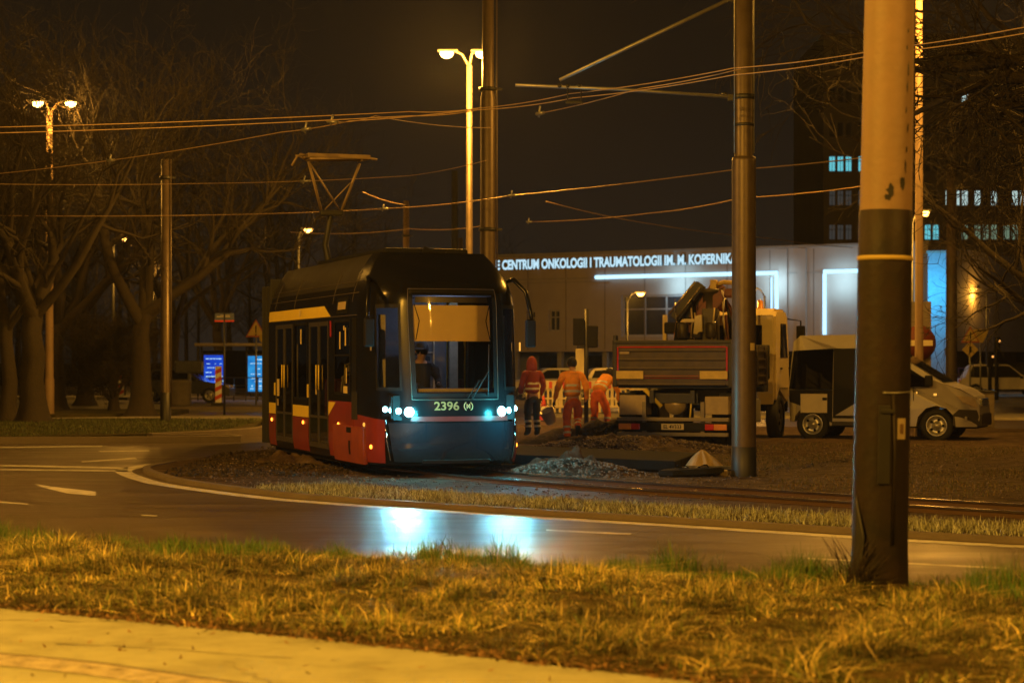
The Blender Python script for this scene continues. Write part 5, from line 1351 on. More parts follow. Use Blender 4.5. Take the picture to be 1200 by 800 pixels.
for z in (.80, .86, .92): b.box((1.095, .97, z), (.02, 1.2, .02), .004)
b.build('grille', M['chrome'], van)
b = MB(); b.box((1.02, .97, .48), (.24, 1.92, .28), .06); b.build('front_bumper', MATS['plastic_grey'], van)
b = MB(); b.box((.70, -.002, .52), (.07, .03, .09), .01); b.build('fog_lamp', M['rim'], van)
b = MB(); b.box((-.02, -.012, 1.04), (.07, .02, .05), .008); b.box((-.42, -.012, 1.08), (.03, .02, .04), .006); b.build('side_repeater', M['ambery'], van)
for o_ in van.children_recursive:
    if o_.type == 'MESH':
        for v_ in o_.data.vertices:
            x_ = v_.co.x
            if x_ > .3:
                t_ = min(1, (x_ - .3) / .75); v_.co.y = .975 + (v_.co.y - .975) * (1 - .24 * t_ ** 1.6)
                if x_ > .45: v_.co.x = .45 + (x_ - .45) * .72
for yy, o_ in ((.13, -1), (1.82, 1)):
    for xx in (0, -2.75): wheel(van, (xx, yy, .36), .36, .22, out=o_ * -1 if False else o_, axis='y')
b = MB(); b.box((-1.1, .97, .36), (3.9, 1.5, .12)); b.build('underbody', M['blackmat'], van)

# ------------------------------------------------------------------ cars
def car(loc, rz, label, m, suv=False, L=4.3, lightsc=None):
    root = empty('car', loc, rz, label, 'car', 'cars parked in front of the hospital')
    h = 1.62 if suv else 1.45
    pf = [(-L / 2, .35), (-L / 2 - .02, .72), (-L / 2 + .12, .92), (-L / 2 + .75, .96), (L / 2 - 1.15, .94), (L / 2 - .25, .76), (L / 2, .60), (L / 2 - .02, .32)]
    def arc(cx_): return [(cx_ + .36 * math.cos(a), .32 + .36 * math.sin(a)) for a in [R(12), R(45), R(90), R(135), R(168)]]
    lowr = [(L / 2 - .02, .28)] + arc(L / 2 - .85) + arc(-L / 2 + .80) + [(-L / 2, .28)]
    prof = pf[:-1] + lowr
    b = MB(); ins = lambda z: .10 * max(0, (z - .75) / .25) ** 1 * .6
    loft_profile(b, prof, [(-.88, 0), (.88, 0)], 1)
    bmesh.ops.bevel(b.bm, geom=[e_ for e_ in b.bm.edges if abs(e_.calc_face_angle(0)) > 1.2 and e_.verts[0].co.y * e_.verts[1].co.y > 0], offset=.07, segments=3, affect='EDGES')
    body = b.build('body', m, root)
    rb = -L / 2 + (.28 if suv else .55)
    gp = [(rb, .93), (rb + .30, h - .06), (rb + .7, h), (L / 2 - 2.05, h - .01), (L / 2 - 1.2, .93)]
    b = MB(); v0 = [b.bm.verts.new((x, -(.86 - .22 * (z - .93) / .5), z)) for x, z in gp]; v1 = [b.bm.verts.new((x, .86 - .22 * (z - .93) / .5, z)) for x, z in gp]
    b.bm.faces.new(v0); b.bm.faces.new(v1[::-1])
    for i in range(5): b.bm.faces.new((v0[i], v1[i], v1[(i + 1) % 5], v0[(i + 1) % 5]))
    bmesh.ops.bevel(b.bm, geom=b.bm.edges[:], offset=.05, segments=2, affect='EDGES'); cbn = b.build('cabin', m, root)
    def gw(pts, s, nm):
        b = MB(); A = [b.bm.verts.new((x, s * (.868 - .22 * (z - .93) / .5), z)) for x, z in pts]; b.bm.faces.new(A); b.build(nm, M['glassd'], cbn, normals=False)
    for s in (-1, 1):
        gw([(rb + .22, .98), (rb + .40, h - .12), (rb + 1.10, h - .08), (rb + 1.10, .98)], s, 'side_window'); gw([(rb + 1.16, .98), (rb + 1.16, h - .08), (L / 2 - 2.05, h - .09), (L / 2 - 1.42, .98)], s, 'side_window')
    b = MB(); b.quad([(L / 2 - 1.22, -.68, .99), (L / 2 - 1.22, .68, .99), (L / 2 - 1.95, .60, h - .08), (L / 2 - 1.95, -.60, h - .08)]); o = b.build('windscreen', M['glassd'], cbn); o.location = (.05, 0, .02)
    for s in (-1, 1):
        for xx in (L / 2 - .85, -L / 2 + .80): wheel(root, (xx, s * .80, .32), .32, .2, out=s * -1 if False else s, axis='y')
        b = MB(); b.box((L / 2 - .14, s * .64, .68), (.22, .3, .12), .03); b.build('headlight', MATS['headlamp_lens'], root)
        b = MB(); b.box((-L / 2 + .06, s * .68, .80), (.12, .28, .14), .03); b.build('tail_light', M['lampred'], root)
        b = MB(); b.box((L / 2 - 1.5, s * .95, .98), (.12, .16, .12), .03); b.build('wing_mirror', M['blackmat'], root)
    return root
carw = mat('car_white', (.66, .62, .52), .3, coat=.4, var=.1)
def gl(px, Y): return ((px - 600) * Y / F, Y, .02)
car(gl(640, 90), R(180 + 12), 'pale low car behind the plastic barriers, left of the traffic signal', carw)
car(gl(727, 93), R(8), 'pale car with dark windows directly behind the traffic signal', mat('car_beige', (.60, .55, .42), .3, coat=.4), suv=False, L=4.6)
car(gl(1175, 97), R(-4), 'white hatchback parked near the warning signs at the far right', carw, suv=True, L=4.5)
car(gl(1128, 104), R(3), 'dark red car partly hidden behind the white hatchback', mat('car_darkred', (.12, .02, .02), .3, coat=.4), L=4.2)
car(gl(215, 84), R(0), 'dark car parked beside the bus shelter', mat('car_dark', (.05, .055, .07), .3, coat=.4), L=4.2)

# ------------------------------------------------------------------ hospital front building
A0 = Vector((-.76, 117, 0)); fd = Vector((.861, -.507, 0)); fn_ = Vector((-.507, -.861, 0))
hosp = empty('hospital_building', A0, math.atan2(fd.y, fd.x), 'low pale hospital block with illuminated blue-white roof lettering', 'building')
def fpos(px):   # px -> distance along the facade
    k = (px - 600) / F; return (k * A0.y - A0.x) / (fd.x - k * fd.y)
def fz(px, py):
    s = fpos(px); Y = A0.y + fd.y * s; return EYE + (HZ - py) * Y / F
wallm = mat('render_wall', (.42, .36, .30), .85, scale=.6, var=.16, bump=.1, bscale=8)
xl, xr = fpos(430), fpos(1087)
top_z = 8.0; low_z = 2.35
wins = []
def addwin(pa, pb, ya, yb): wins.append((fpos(pa), fpos(pb), fz(pb, yb), fz(pa, ya)))
addwin(643, 655.5, 363, 388); addwin(617, 627, 364, 389); addwin(728, 806, 346, 394); addwin(520, 536, 363, 388)
# wall with real openings
xs_ = sorted(set([xl, xr] + [w_[0] for w_ in wins] + [w_[1] for w_ in wins])); zs_ = sorted(set([low_z, top_z] + [w_[2] for w_ in wins] + [w_[3] for w_ in wins]))
b = MB()
for i in range(len(xs_) - 1):
    for j in range(len(zs_) - 1):
        xc = (xs_[i] + xs_[i + 1]) / 2; zc = (zs_[j] + zs_[j + 1]) / 2
        if any(w_[0] < xc < w_[1] and w_[2] < zc < w_[3] for w_ in wins): continue
        b.quad([(xs_[i], 0, zs_[j]), (xs_[i + 1], 0, zs_[j]), (xs_[i + 1], 0, zs_[j + 1]), (xs_[i], 0, zs_[j + 1])])
for w_ in wins:
    x0, x1, z0, z1 = w_
    for q in (((x0, 0, z0), (x1, 0, z0), (x1, .35, z0), (x0, .35, z0)), ((x0, 0, z1), (x1, 0, z1), (x1, .35, z1), (x0, .35, z1)), ((x0, 0, z0), (x0, 0, z1), (x0, .35, z1), (x0, .35, z0)), ((x1, 0, z0), (x1, 0, z1), (x1, .35, z1), (x1, .35, z0))): b.quad(q)
for q in (((xl, 0, low_z), (xr, 0, low_z), (xr, 3, low_z), (xl, 3, low_z)), ((xl, 0, top_z), (xr, 0, top_z), (xr, 30, top_z), (xl, 30, top_z)), ((xr, 0, low_z), (xr, 0, top_z), (xr, 30, top_z), (xr, 30, low_z)), ((xl, 0, low_z), (xl, 0, top_z), (xl, 30, top_z), (xl, 30, low_z))): b.quad(q)
b.build('wall', wallm, hosp, normals=False)
b = MB(); b.box(((xl + xr) / 2, -.08, top_z + .06), (xr - xl + .3, .4, .14), .02); b.build('roof_edge', M['concrete'], hosp)
b = MB(); b.box(((fpos(590) + fpos(715)) / 2, -.03, fz(650, 331)), (fpos(715) - fpos(590), .05, .05)); b.build('wall_seam', M['concrete'], hosp)
fr = mat('window_frame_pale', (.45, .42, .38), .6)
for k, w_ in enumerate(wins):
    x0, x1, z0, z1 = w_; b = MB(); t_ = .09 if k != 2 else .12
    b.box(((x0 + x1) / 2, .2, z0 + t_ / 2), (x1 - x0, .08, t_)); b.box(((x0 + x1) / 2, .2, z1 - t_ / 2), (x1 - x0, .08, t_))
    n_ = 2 if k != 2 else 3
    for i in range(n_ + 1):
        xx = x0 + t_ / 2 + (x1 - x0 - t_) * i / n_; b.box((xx, .203, (z0 + z1) / 2), (t_ * .8, .07, z1 - z0 - 2 * t_ - .01))
    b.box(((x0 + x1) / 2, .206, z0 + (z1 - z0) * .66), (x1 - x0 - .02, .06, t_ * .7))
    wo = b.build('window', fr, hosp)
    b = MB(); b.quad([(x0, .24, z0), (x1, .24, z0), (x1, .24, z1), (x0, .24, z1)]); b.build('pane', mat('far_window_pane', (.03, .035, .04), .15, var=.3, scale=1.5), wo, normals=False)
for i in range(14):
    xx = xl + (xr - xl) * (i + .5) / 14; b = MB(); b.box((xx, -.004, (low_z + top_z) / 2), (.045, .02, top_z - low_z - .2)); b.build('panel_joint', mat('joint_grey', (.2, .17, .14), .8), hosp)
b = MB(); b.box(((xl + xr) / 2, -.02, 6.62), (xr - xl, .05, .07)); b.build('cornice', M['concrete'], hosp)
# recessed ground floor: glazing, columns
b = MB(); b.quad([(xl, 2.6, 0), (xr, 2.6, 0), (xr, 2.6, low_z), (xl, 2.6, low_z)]); b.build('ground_floor_wall', mat('recess_wall', (.22, .24, .27), .6, scale=.7, var=.3), hosp, normals=False)
for i in range(12):
    xx = xl + (xr - xl) * (i + .5) / 12
    b = MB(); b.box((xx, .5, low_z / 2), (.3, .3, low_z), .02); b.build('column', M['concrete'], hosp)
    b = MB(); b.box((xx + 1.2, 2.5, 1.15), (1.6, .06, 2.0), .01); b.build('glazing', M['glassd'], hosp)
b = MB(); b.lathe([(.001, -.06), (.12, -.04), (.14, 0)], (fpos(713.5), 1.5, low_z - .05), seg=12); b.build('ceiling_light', emis('cool_spot', (.6, .85, 1), 14), hosp)
# lettering
tz = [fz(590, 312.5), fz(855, 304)]
label_s = 'WIELOSPECJALISTYCZNE CENTRUM ONKOLOGII I TRAUMATOLOGII IM. M. KOPERNIKA'
tx = text('roof_lettering', label_s, 1.0, [M['letters'], M['lettside']], hosp, (0, 0, 0), (R(90), 0, 0), .06, .042, 1, 'LEFT')
me = tx.data; xsv = [v.co.x for v in me.vertices]; zsv = [v.co.z for v in me.vertices]; mn, mx_ = min(xsv), max(xsv); zc = (min(zsv) + max(zsv)) / 2; zh = max(zsv) - min(zsv)
# scale so that "CENTRUM ... KOPERNIKA" spans the measured stretch
e0, e1 = fpos(591), fpos(866)
tmp = text('t', 'WIELOSPECJALISTYCZNE ', 1.0, M['letters'], None, (0, 0, 0), (R(90), 0, 0), 0, .012, 1, 'LEFT'); full = text('t', label_s.split(' ', 1)[0] + ' C', 1.0, M['letters'], None, (0, 0, 0), (R(90), 0, 0), 0, .012, 1, 'LEFT'); cc = text('t', 'C', 1.0, M['letters'], None, (0, 0, 0), (R(90), 0, 0), 0, .012, 1, 'LEFT')
cstart = max(v.co.x for v in full.data.vertices) - (max(v.co.x for v in cc.data.vertices) - min(v.co.x for v in cc.data.vertices))
for q in (tmp, full, cc): bpy.data.objects.remove(q)
sx_ = (e1 - e0) / (mx_ - cstart); sz_ = .68 / zh * 1.12
for v in me.vertices: v.co = Vector((e0 + (v.co.x - cstart) * sx_, v.co.y - .18, 7.42 + (v.co.z - zc) * sz_))
# light tubes
def tube_light(p0, p1):
    b = MB(); a = Vector((fpos(p0[0]), -.12, fz(*p0))); c_ = Vector((fpos(p1[0]), -.12, fz(*p1))); b.tube([a, c_], .085, 8); b.build('light_tube', M['neon'], hosp)
zt = fz(800, 322.5)
def tubeP(x0, z0, x1, z1, r=.11):
    b = MB(); b.tube([(x0, -.14, z0), (x1, -.14, z1)], r, 8); b.build('light_tube', M['neon'], hosp)
tubeP(fpos(699), zt, fpos(912), zt); tubeP(fpos(911), zt - .1, fpos(911), fz(911, 366)); tubeP(fpos(905), zt - .25, fpos(905), fz(905, 366), .05)
tubeP(fpos(966), zt, fpos(1008), zt); tubeP(fpos(967), zt - .1, fpos(967), fz(967, 392))
for px in (800, 912, 990):
    q = A0 + fd * fpos(px) + fn_ * .9; l = light('tube_glow', 'AREA', (q.x, q.y, zt - .6), 45, (.42, .75, 1.0)); l.data.size = 1.5; aim(l, -fn_)
# pilasters between vertical bays
for px in (918, 940, 1035, 1070):
    b = MB(); b.box((fpos(px), -.06, (low_z + top_z) / 2), (.5, .12, top_z - low_z - .1), .01); b.build('pilaster', wallm, hosp)

# blue-lit annexe wall right of the hospital
ax0, ax1 = 1086, 1109
Yb = 101.5
ann = empty('entrance_annexe', (P(1086, 424, Yb).x, Yb, 0), 0, 'narrow annexe wall lit bright blue beside the pale hospital block', 'building')
b = MB(); wdt = (1112 - 1086) * Yb / F; b.box((wdt / 2 + .1, 2.2, 3.7), (wdt, 4, 7.4), .02); b.build('wall', mat('annexe_wall', (.30, .36, .42), .8), ann)
b = MB(); b.box((wdt / 2 + .1, .15, 7.45), (wdt + .2, .2, .12)); b.build('roof_edge', M['concrete'], ann)
l = light('blue_floodlight', 'AREA', (P(1097, 424, Yb).x - .3, Yb - 2.2, 5.5), 260, (.02, .48, .85)); l.data.size = .8; aim(l, (.1, 1, -.15))

# tall ward block behind
Yt = 170.0; sT = F / Yt
tow = empty('ward_tower', ((965 - 600) * Yt / F, Yt, 0), 0, 'tall dark ward block with rows of lit windows behind the hospital', 'building')
wT = (1290 - 965) * Yt / F
rowy = {1: 120, 2: 193, 3: 232, 4: 272}
rz_ = [EYE + (HZ - yy) / sT for yy in (281, 244.5, 213, 181, 149, 117, 85)]
def TX(px): return (px - 965) / sT
b = MB(); step = 9.6; cols_ = []
i = 0; px = 972
while px < 1285:
    cols_.append(px); i += 1; px += step if i % 3 else step * 1.55
cw_ = 6.6 / sT; wh = 1.25
zrows = []; 
for yy in (272, 232, 192, 152, 112, 72): zrows.append(EYE + (HZ - yy) / sT)
XS = sorted(set([0, wT] + [v for p_ in cols_ for v in (TX(p_), TX(p_) + cw_)])); ZS = sorted(set([0, zrows[-1] + 2.4] + [v for z in zrows for v in (z - wh / 2, z + wh / 2)]))
for i in range(len(XS) - 1):
    for j in range(len(ZS) - 1):
        xc = (XS[i] + XS[i + 1]) / 2; zc_ = (ZS[j] + ZS[j + 1]) / 2
        if any(TX(p_) < xc < TX(p_) + cw_ for p_ in cols_) and any(abs(zc_ - z) < wh / 2 for z in zrows): continue
        b.quad([(XS[i], 0, ZS[j]), (XS[i + 1], 0, ZS[j]), (XS[i + 1], 0, ZS[j + 1]), (XS[i], 0, ZS[j + 1])])
b.quad([(0, 0, 0), (0, 18, 0), (0, 18, ZS[-1]), (0, 0, ZS[-1])]); b.quad([(wT, 0, 0), (wT, 18, 0), (wT, 18, ZS[-1]), (wT, 0, ZS[-1])]); b.quad([(0, 0, ZS[-1]), (wT, 0, ZS[-1]), (wT, 18, ZS[-1]), (0, 18, ZS[-1])])
b.build('wall', mat('tower_wall', (.20, .17, .13), .85, scale=.3), tow, normals=False)
lit = {'c': emis('lit_window_cyan', (.14, .62, .72), .9), 'w': emis('lit_window_cool', (.55, .75, .72), .9), 'g': emis('lit_window_green', (.30, .45, .30), .45), 'd': mat('tower_dark_pane', (.02, .02, .025), .2), 'f': emis('lit_window_dim', (.14, .14, .13), .25)}
rr = random.Random(12)
for j, z in enumerate(zrows):
    for k, p_ in enumerate(cols_):
        yy = (272, 232, 192, 152, 112, 72)[j]
        st = 'd'
        if yy == 192 and p_ < 1022: st = 'c'
        elif yy == 232: st = 'f' if p_ < 1020 else ('w' if rr.random() < .62 else 'd')
        elif yy == 272: st = 'f' if p_ < 1020 else (('c' if p_ < 1110 else 'g') if rr.random() < .68 else 'd')
        elif yy == 112: st = 'w' if 1120 < p_ < 1142 else 'd'
        elif yy == 152: st = 'w' if 1066 < p_ < 1076 else 'd'
        b = MB(); x0 = TX(p_); x1 = x0 + cw_
        b.quad([(x0, .1, z - wh / 2), (x1, .1, z - wh / 2), (x1, .1, z + wh / 2), (x0, .1, z + wh / 2)]); wo = b.build('window', lit[st], tow, normals=False)
        if st != 'd':
            b = MB(); b.box(((x0 + x1) / 2, .05, z), (.035, .04, wh)); b.box(((x0 + x1) / 2, .053, z + wh * .18), (cw_, .03, .05)); b.build('window_bar', M['blackmat'], wo)
# a lower dark wing at the far right
b = MB(); b.box((9, 3, 2.6), (18, 6, 5.2), .05); o = b.build('wall', mat('wing_wall', (.16, .14, .12), .85, scale=.5), None)
wing = empty('side_building', (P(1112, 424, 128).x, 128, 0), 0, 'low dark building behind the white hatchback at the far right', 'building'); o.parent = wing
b = MB(); b.box((9, 3, 5.26), (18.4, 6.4, .14), .02); b.build('roof_edge', M['dark'], wing)
for i in range(5):
    b = MB(); b.box((2 + i * 3.2, -.01, 2.4), (1.6, .06, 1.3), .01); b.build('window', M['glassd'], wing)

# ------------------------------------------------------------------ left background: shelter, boards, barriers
sh = empty('bus_shelter', (P(232, 424, 92).x, 92, .14), R(2), 'bus shelter with glass panels and a flat lit roof edge at left', 'bus shelter')
wS = 3.2
b = MB(); b.box((wS / 2, .7, 2.42), (wS + .3, 1.9, .14), .04); b.build('roof', mat('shelter_roof', (.35, .30, .22), .5), sh)
b = MB()
for xx in (.0, wS / 3, 2 * wS / 3, wS): b.box((xx, 1.4, 1.2), (.08, .08, 2.4), .01)
for xx in (0, wS): b.box((xx, .0, 1.2), (.08, .08, 2.4), .01)
b.build('frame', M['dark'], sh)
b = MB(); b.box((wS / 2, 1.42, 1.25), (wS, .02, 1.8)); b.build('glass_panel', M['glassd'], sh)
b = MB(); b.box((wS * .62, 1.05, .48), (1.6, .35, .06), .02); b.box((wS * .62 - .6, 1.05, .22), (.06, .3, .44)); b.box((wS * .62 + .6, 1.05, .22), (.06, .3, .44)); b.build('bench', M['dark'], sh)
def lightbox(px0, px1, py0, py1, Y, label, c0, c1, seed):
    p0 = P(px0, py1, Y); p1 = P(px1, py0, Y); w_ = p1.x - p0.x; h_ = p1.z - p0.z
    root = empty('advert_board', ((p0.x + p1.x) / 2, Y, .02), 0, label, 'advert board', 'lit advert boards at the stop')
    b = MB(); b.box((0, .08, p0.z + h_ / 2 - .02), (w_ + .18, .14, h_ + .22), .03); b.box((0, .08, .2), (w_ * .8, .1, .5), .02); b.build('case', M['dark'], root)
    m = bpy.data.materials.new('advert_screen'); m.use_nodes = True; nt = m.node_tree; nt.nodes.clear(); N = nt.nodes; L = nt.links
    tc = N.new('ShaderNodeTexCoord'); n = N.new('ShaderNodeTexNoise'); n.inputs['Scale'].default_value = 1.6; r = N.new('ShaderNodeValToRGB'); r.color_ramp.elements[0].color = (*c0, 1); r.color_ramp.elements[1].color = (*c1, 1); r.color_ramp.elements[0].position = .35; r.color_ramp.elements[1].position = .65
    e_ = N.new('ShaderNodeEmission'); e_.inputs['Strength'].default_value = 1.0; o_ = N.new('ShaderNodeOutputMaterial')
    L.new(tc.outputs['Object'], n.inputs['Vector']); L.new(n.outputs['Fac'], r.inputs['Fac']); L.new(r.outputs[0], e_.inputs[0]); L.new(e_.outputs[0], o_.inputs[0])
    b = MB(); b.quad([(-w_ / 2, 0, p0.z), (w_ / 2, 0, p0.z), (w_ / 2, 0, p1.z), (-w_ / 2, 0, p1.z)]); s = b.build('screen', m, root, normals=False)
    rr = random.Random(seed); b = MB(); z = p1.z - h_ * .1
    while z > p0.z + h_ * .06:
        hh = h_ * rr.uniform(.018, .05); x = -w_ * rr.uniform(.3, .42); 
        while x < w_ * .38:
            ww = w_ * rr.uniform(.06, .2)
            if rr.random() < .8: b.box((x + ww / 2, -.004, z), (ww, .003, hh))
            x += ww + w_ * .03
        z -= h_ * rr.uniform(.07, .16)
    b.build('printed_lines', emis('advert_white', (.45, .75, 1.0), 1.1), s)
    return root
lightbox(239, 261.5, 416.5, 459, 91, 'deep blue lit advert board at the left end of the bus shelter', (.004, .03, .42), (.01, .08, .65), 1)
lightbox(290.5, 312, 417.5, 459, 91, 'lighter cyan-blue lit advert board next to the tram\'s rear', (.01, .18, .55), (.03, .34, .75), 5)
l = light('board_glow', 'AREA', (P(250, 440, 89).x, 89.8, 1.3), 4, (.05, .2, 1)); l.data.size = 1; aim(l, (0, -1, -.3))
l = light('board_glow', 'AREA', (P(301, 440, 89).x, 89.8, 1.3), 5, (.08, .5, 1)); l.data.size = 1; aim(l, (0, -1, -.3))

def guard_rail(x0, x1, Y, label, n=8, h=1.05):
    root = empty('railing', (x0, Y, 0), 0, label, 'railing')
    b = MB(); b.box(((x1 - x0) / 2, 0, h), (x1 - x0, .05, .05), .01); b.box(((x1 - x0) / 2, 0, .35), (x1 - x0, .04, .04), .01); b.build('rail', M['dark'], root)
    for i in range(n):
        b = MB(); b.box(((x1 - x0) * i / (n - 1), 0, h / 2), (.05, .05, h), .01); b.build('post', M['dark'], root)
guard_rail(P(232, 0, 88).x, P(330, 0, 88).x, 88, 'dark pedestrian railing in front of the bus shelter')
guard_rail(P(60, 0, 95).x, P(190, 0, 95).x, 95, 'long low railing behind the left trees', 10, .9)

def sign_post(name, px, pyb, zt, label, cat, r=.035, m='galv', Y=None, group=None, lean=0):
    g = G(px, pyb) if Y is None else Vector(((px - 600) * Y / F, Y, 0))
    root = empty(name, g, 0, label, cat, group); b = MB(); b.tube([(0, 0, 0), (lean, 0, zt)], r, 10); b.build('post', M[m], root); return root, g
# street name sign
rt, g = sign_post('street_sign', 263, 488, 3.35, 'thin post with a small blue and red street-name plate in the grass', 'street sign', m='dark')
b = MB(); b.box((0, 0, 3.18), (.62, .03, .26), .01); b.build('name_plate', mat('plate_blue', (.05, .07, .16), .5), rt)
b = MB(); b.box((0, -.018, 3.06), (.62, .012, .05), .003); b.build('red_band', M['lampred'], rt)
b = MB(); b.box((-.03, -.018, 3.2), (.42, .008, .03)); b.box((.02, -.018, 3.24), (.3, .008, .02)); b.build('faded_lettering', mat('faint_letter', (.4, .38, .34), .6), rt)
# red and white hazard post
def hazard(px, Y, label, h=1.35):
    g = Vector(((px - 600) * Y / F, Y, .12)); root = empty('hazard_beacon', g, 0, label, 'hazard beacon', 'red and white hazard beacons')
    b = MB(); b.box((0, 0, .06), (.5, .35, .12), .03); b.build('foot', M['rubber'], root)
    m_w = M['white']; b = MB(); b.box((0, 0, .12 + h / 2), (.24, .04, h), .01); bd = b.build('board', m_w, root)
    b = MB()
    for i in range(4):
        z0 = .2 + i * .32; b.prism([(-.12, z0), (.12, z0 + .12), (.12, z0 + .27), (-.12, z0 + .15)], -.024, -.0205, 'xz')
    b.build('red_stripes', mat('hazard_red', (.62, .06, .02), .5), bd)
hazard(256, 73, 'slanted red and white hazard beacon on the traffic island')
hazard(97, 84, 'red and white hazard beacon left of the big tree trunk', 1.6)
hazard(171, 88, 'red and white hazard beacon just left of the grey mast', 1.0)
hazard(142, 84, 'red and white hazard beacon at the right side of the bush', 1.2)
# triangular sign seen beside the shelter
def tri_sign(px, Y, z, size, label, cat='warning sign', h=None, extra=None, col_='sign_yellow'):
    g = Vector(((px - 600) * Y / F, Y, 0)); root = empty('warning_sign', g, 0, label, cat); b = MB(); b.tube([(0, .03, 0), (0, .03, z + size * .4)], .04, 8); b.build('post', M['galv'], root)
    m = mat('sign_yellow', (.66, .50, .14), .5); b = MB(); s = size
    b.prism([(-s / 2, z - s * .4), (s / 2, z - s * .4), (0, z + s * .47)], -.02, .01, 'xz'); f = b.build('sign_face', mat('sign_rim', (.45, .10, .04), .5), root)
    b = MB(); q = s * .8; b.prism([(-q / 2, z - q * .40), (q / 2, z - q * .40), (0, z + q * .45)], -.026, -.0205, 'xz'); b.build('sign_field', m, f)
    b = MB(); b.box((0, -.03, z - .02), (.06 * s, .006, .36 * s)); b.box((0, -.03, z - .28 * s), (.07 * s, .006, .07 * s)); b.build('sign_symbol', M['blackmat'], f)
    return root
r1 = tri_sign(300, 80, 3.1, .85, 'triangular sign on a post above the cyan advert board')
b = MB(); b.lathe([(.001, 0), (.2, .0), (.2, .03), (.001, .03)], (.33, 0, 2.72), (R(90), 0, 0), 20); b.build('round_plate', M['yellow'], r1)
r2 = tri_sign(1137, 84, 2.9, .82, 'pair of yellow warning signs on one post near the white hatchback')
b = MB(); b.box((0, 0, 2.28), (.5, .03, .5), .01, rot=(0, R(45), 0)); b.build('diamond_plate', MATS['sign_yellow'], r2)
b = MB(); b.box((0, -.02, 2.28), (.1, .01, .26)); b.build('plate_symbol', M['blackmat'], r2)
r3, g = sign_post('road_sign', 1149, 0, 3.1, 'smaller tilted yellow sign on a thin post beside the warning signs', 'road sign', Y=88)
b = MB(); b.prism([(-.35, 3.2), (.4, 3.25), (.1, 2.6), (-.15, 2.65)], -.05, -.02, 'xz'); b.build('sign_face', MATS['sign_yellow'], r3)
# no-entry sign
r4, g = sign_post('no_entry_sign', 1074, 0, 3.0, 'round red no-entry sign with a pale bar, half hidden by the foreground pole', 'no-entry sign', Y=52)
b = MB(); b.lathe([(.001, 0), (.46, 0), (.46, .02), (.001, .02)], (.05, -.03, 2.25), (R(90), 0, 0), 32); f = b.build('sign_disc', mat('no_entry_red', (.12, .018, .012), .6), r4)
b = MB(); b.box((.05, -.056, 2.25), (.74, .006, .15), .02); b.build('white_bar', M['cream'], f)
b = MB(); b.box((.0, -.0, 2.3), (1.0, .03, 1.9), .02); o = b.build('back_board', mat('board_grey', (.20, .17, .15), .6), r4); o.location = (-.1, .06, .1)
# thin dark poles at right
for px, Y, z, lb in ((1168, 90, 2.9, 'thin dark post with a small box in front of the white hatchback'), (1160, 92, 2.2, 'second dark post standing left of the boxed post')):
    rt, g = sign_post('post', px, 0, z, lb, 'post', r=.09, m='blackmat', Y=Y)
    b = MB(); b.box((0, -.02, z - .35), (.28, .2, .7), .04); b.build('signal_box', M['blackmat'], rt)
    b = MB(); b.lathe([(.001, -.02), (.05, 0)], (.1, -.15, z - .2), (R(90), 0, 0), 10); b.build('small_lamp', emis('small_amber', (1, .4, .08), 1.6), rt)
# utility cabinet
g = G(1142, 501); cabn = empty('utility_cabinet', g, R(-4), 'brown-grey utility cabinet behind the van\'s bonnet', 'cabinet')
b = MB(); b.box((0, .3, .47), (1.05, .6, .94), .02); b.build('body', mat('cabinet_brown', (.17, .14, .10), .6, bump=.1), cabn)
b = MB(); b.box((0, .3, .965), (1.15, .7, .05), .015); b.build('lid', M['dark'], cabn)
b = MB(); b.box((0, -.005, .47), (.015, .01, .85)); b.box((.1, -.01, .5), (.03, .02, .12), .005); b.build('door_seam', M['blackmat'], cabn)
# concrete bin on the traffic island
bn = empty('litter_bin', (P(219.5, 424, 75).x, 73.2, .12), 0, 'round dark concrete litter bin on the traffic island', 'litter bin')
b = MB(); b.lathe([(.001, 0), (.40, 0), (.42, .05), (.46, .85), (.48, .88), (.46, .95), (.36, .96), (.34, .8), (.001, .78)], seg=24); b.build('drum', mat('bin_grey', (.16, .14, .11), .85, bump=.3), bn)
b = MB(); b.lathe([(.36, .96), (.37, 1.0), (.33, 1.0), (.33, .94)], seg=24); b.build('rim', M['dark'], bn)
# rounded info box on a post
ib = empty('info_board', (P(222, 424, 78).x, 78, 0), 0, 'rounded grey-blue box on a post above the litter bin', 'info board')
b = MB(); b.tube([(0, 0, 0), (0, 0, 1.3)], .07, 10); b.build('post', M['galv'], ib)
b = MB(); b.box((0, 0, 1.55), (1.15, .3, .5), .16, seg=4); b.build('box', mat('box_bluegrey', (.12, .13, .16), .3, .4), ib)
# plastic barriers
def barrier(px, Y, label, rz=0):
    root = empty('plastic_barrier', ((px - 600) * Y / F, Y, .0), rz, label, 'barrier', 'red and white plastic barriers'); w_ = 1.15
    pw = mat('barrier_white', (.72, .62, .40), .5); b = MB()
    b.box((0, 0, 1.0), (w_, .05, .28), .02); b.box((0, 0, .30), (w_, .05, .07), .02); b.box((0, 0, .56), (w_, .05, .06), .015)
    for s in (-1, 1): b.box((s * (w_ / 2 - .04), 0, .6), (.08, .055, 1.0), .02)
    for i in range(-3, 4): b.box((i * .155, 0, .55), (.05, .04, .6), .01)
    bd = b.build('panel', pw, root); b = MB()
    for i in range(-2, 3): b.box((i * .22, -.03, 1.0), (.10, .012, .22), .003)
    b.build('red_stripes', MATS['hazard_red'], bd)
    for s in (-1, 1): b = MB(); b.box((s * .42, 0, .04), (.14, .55, .08), .02); b.build('foot', M['rubber'], root)
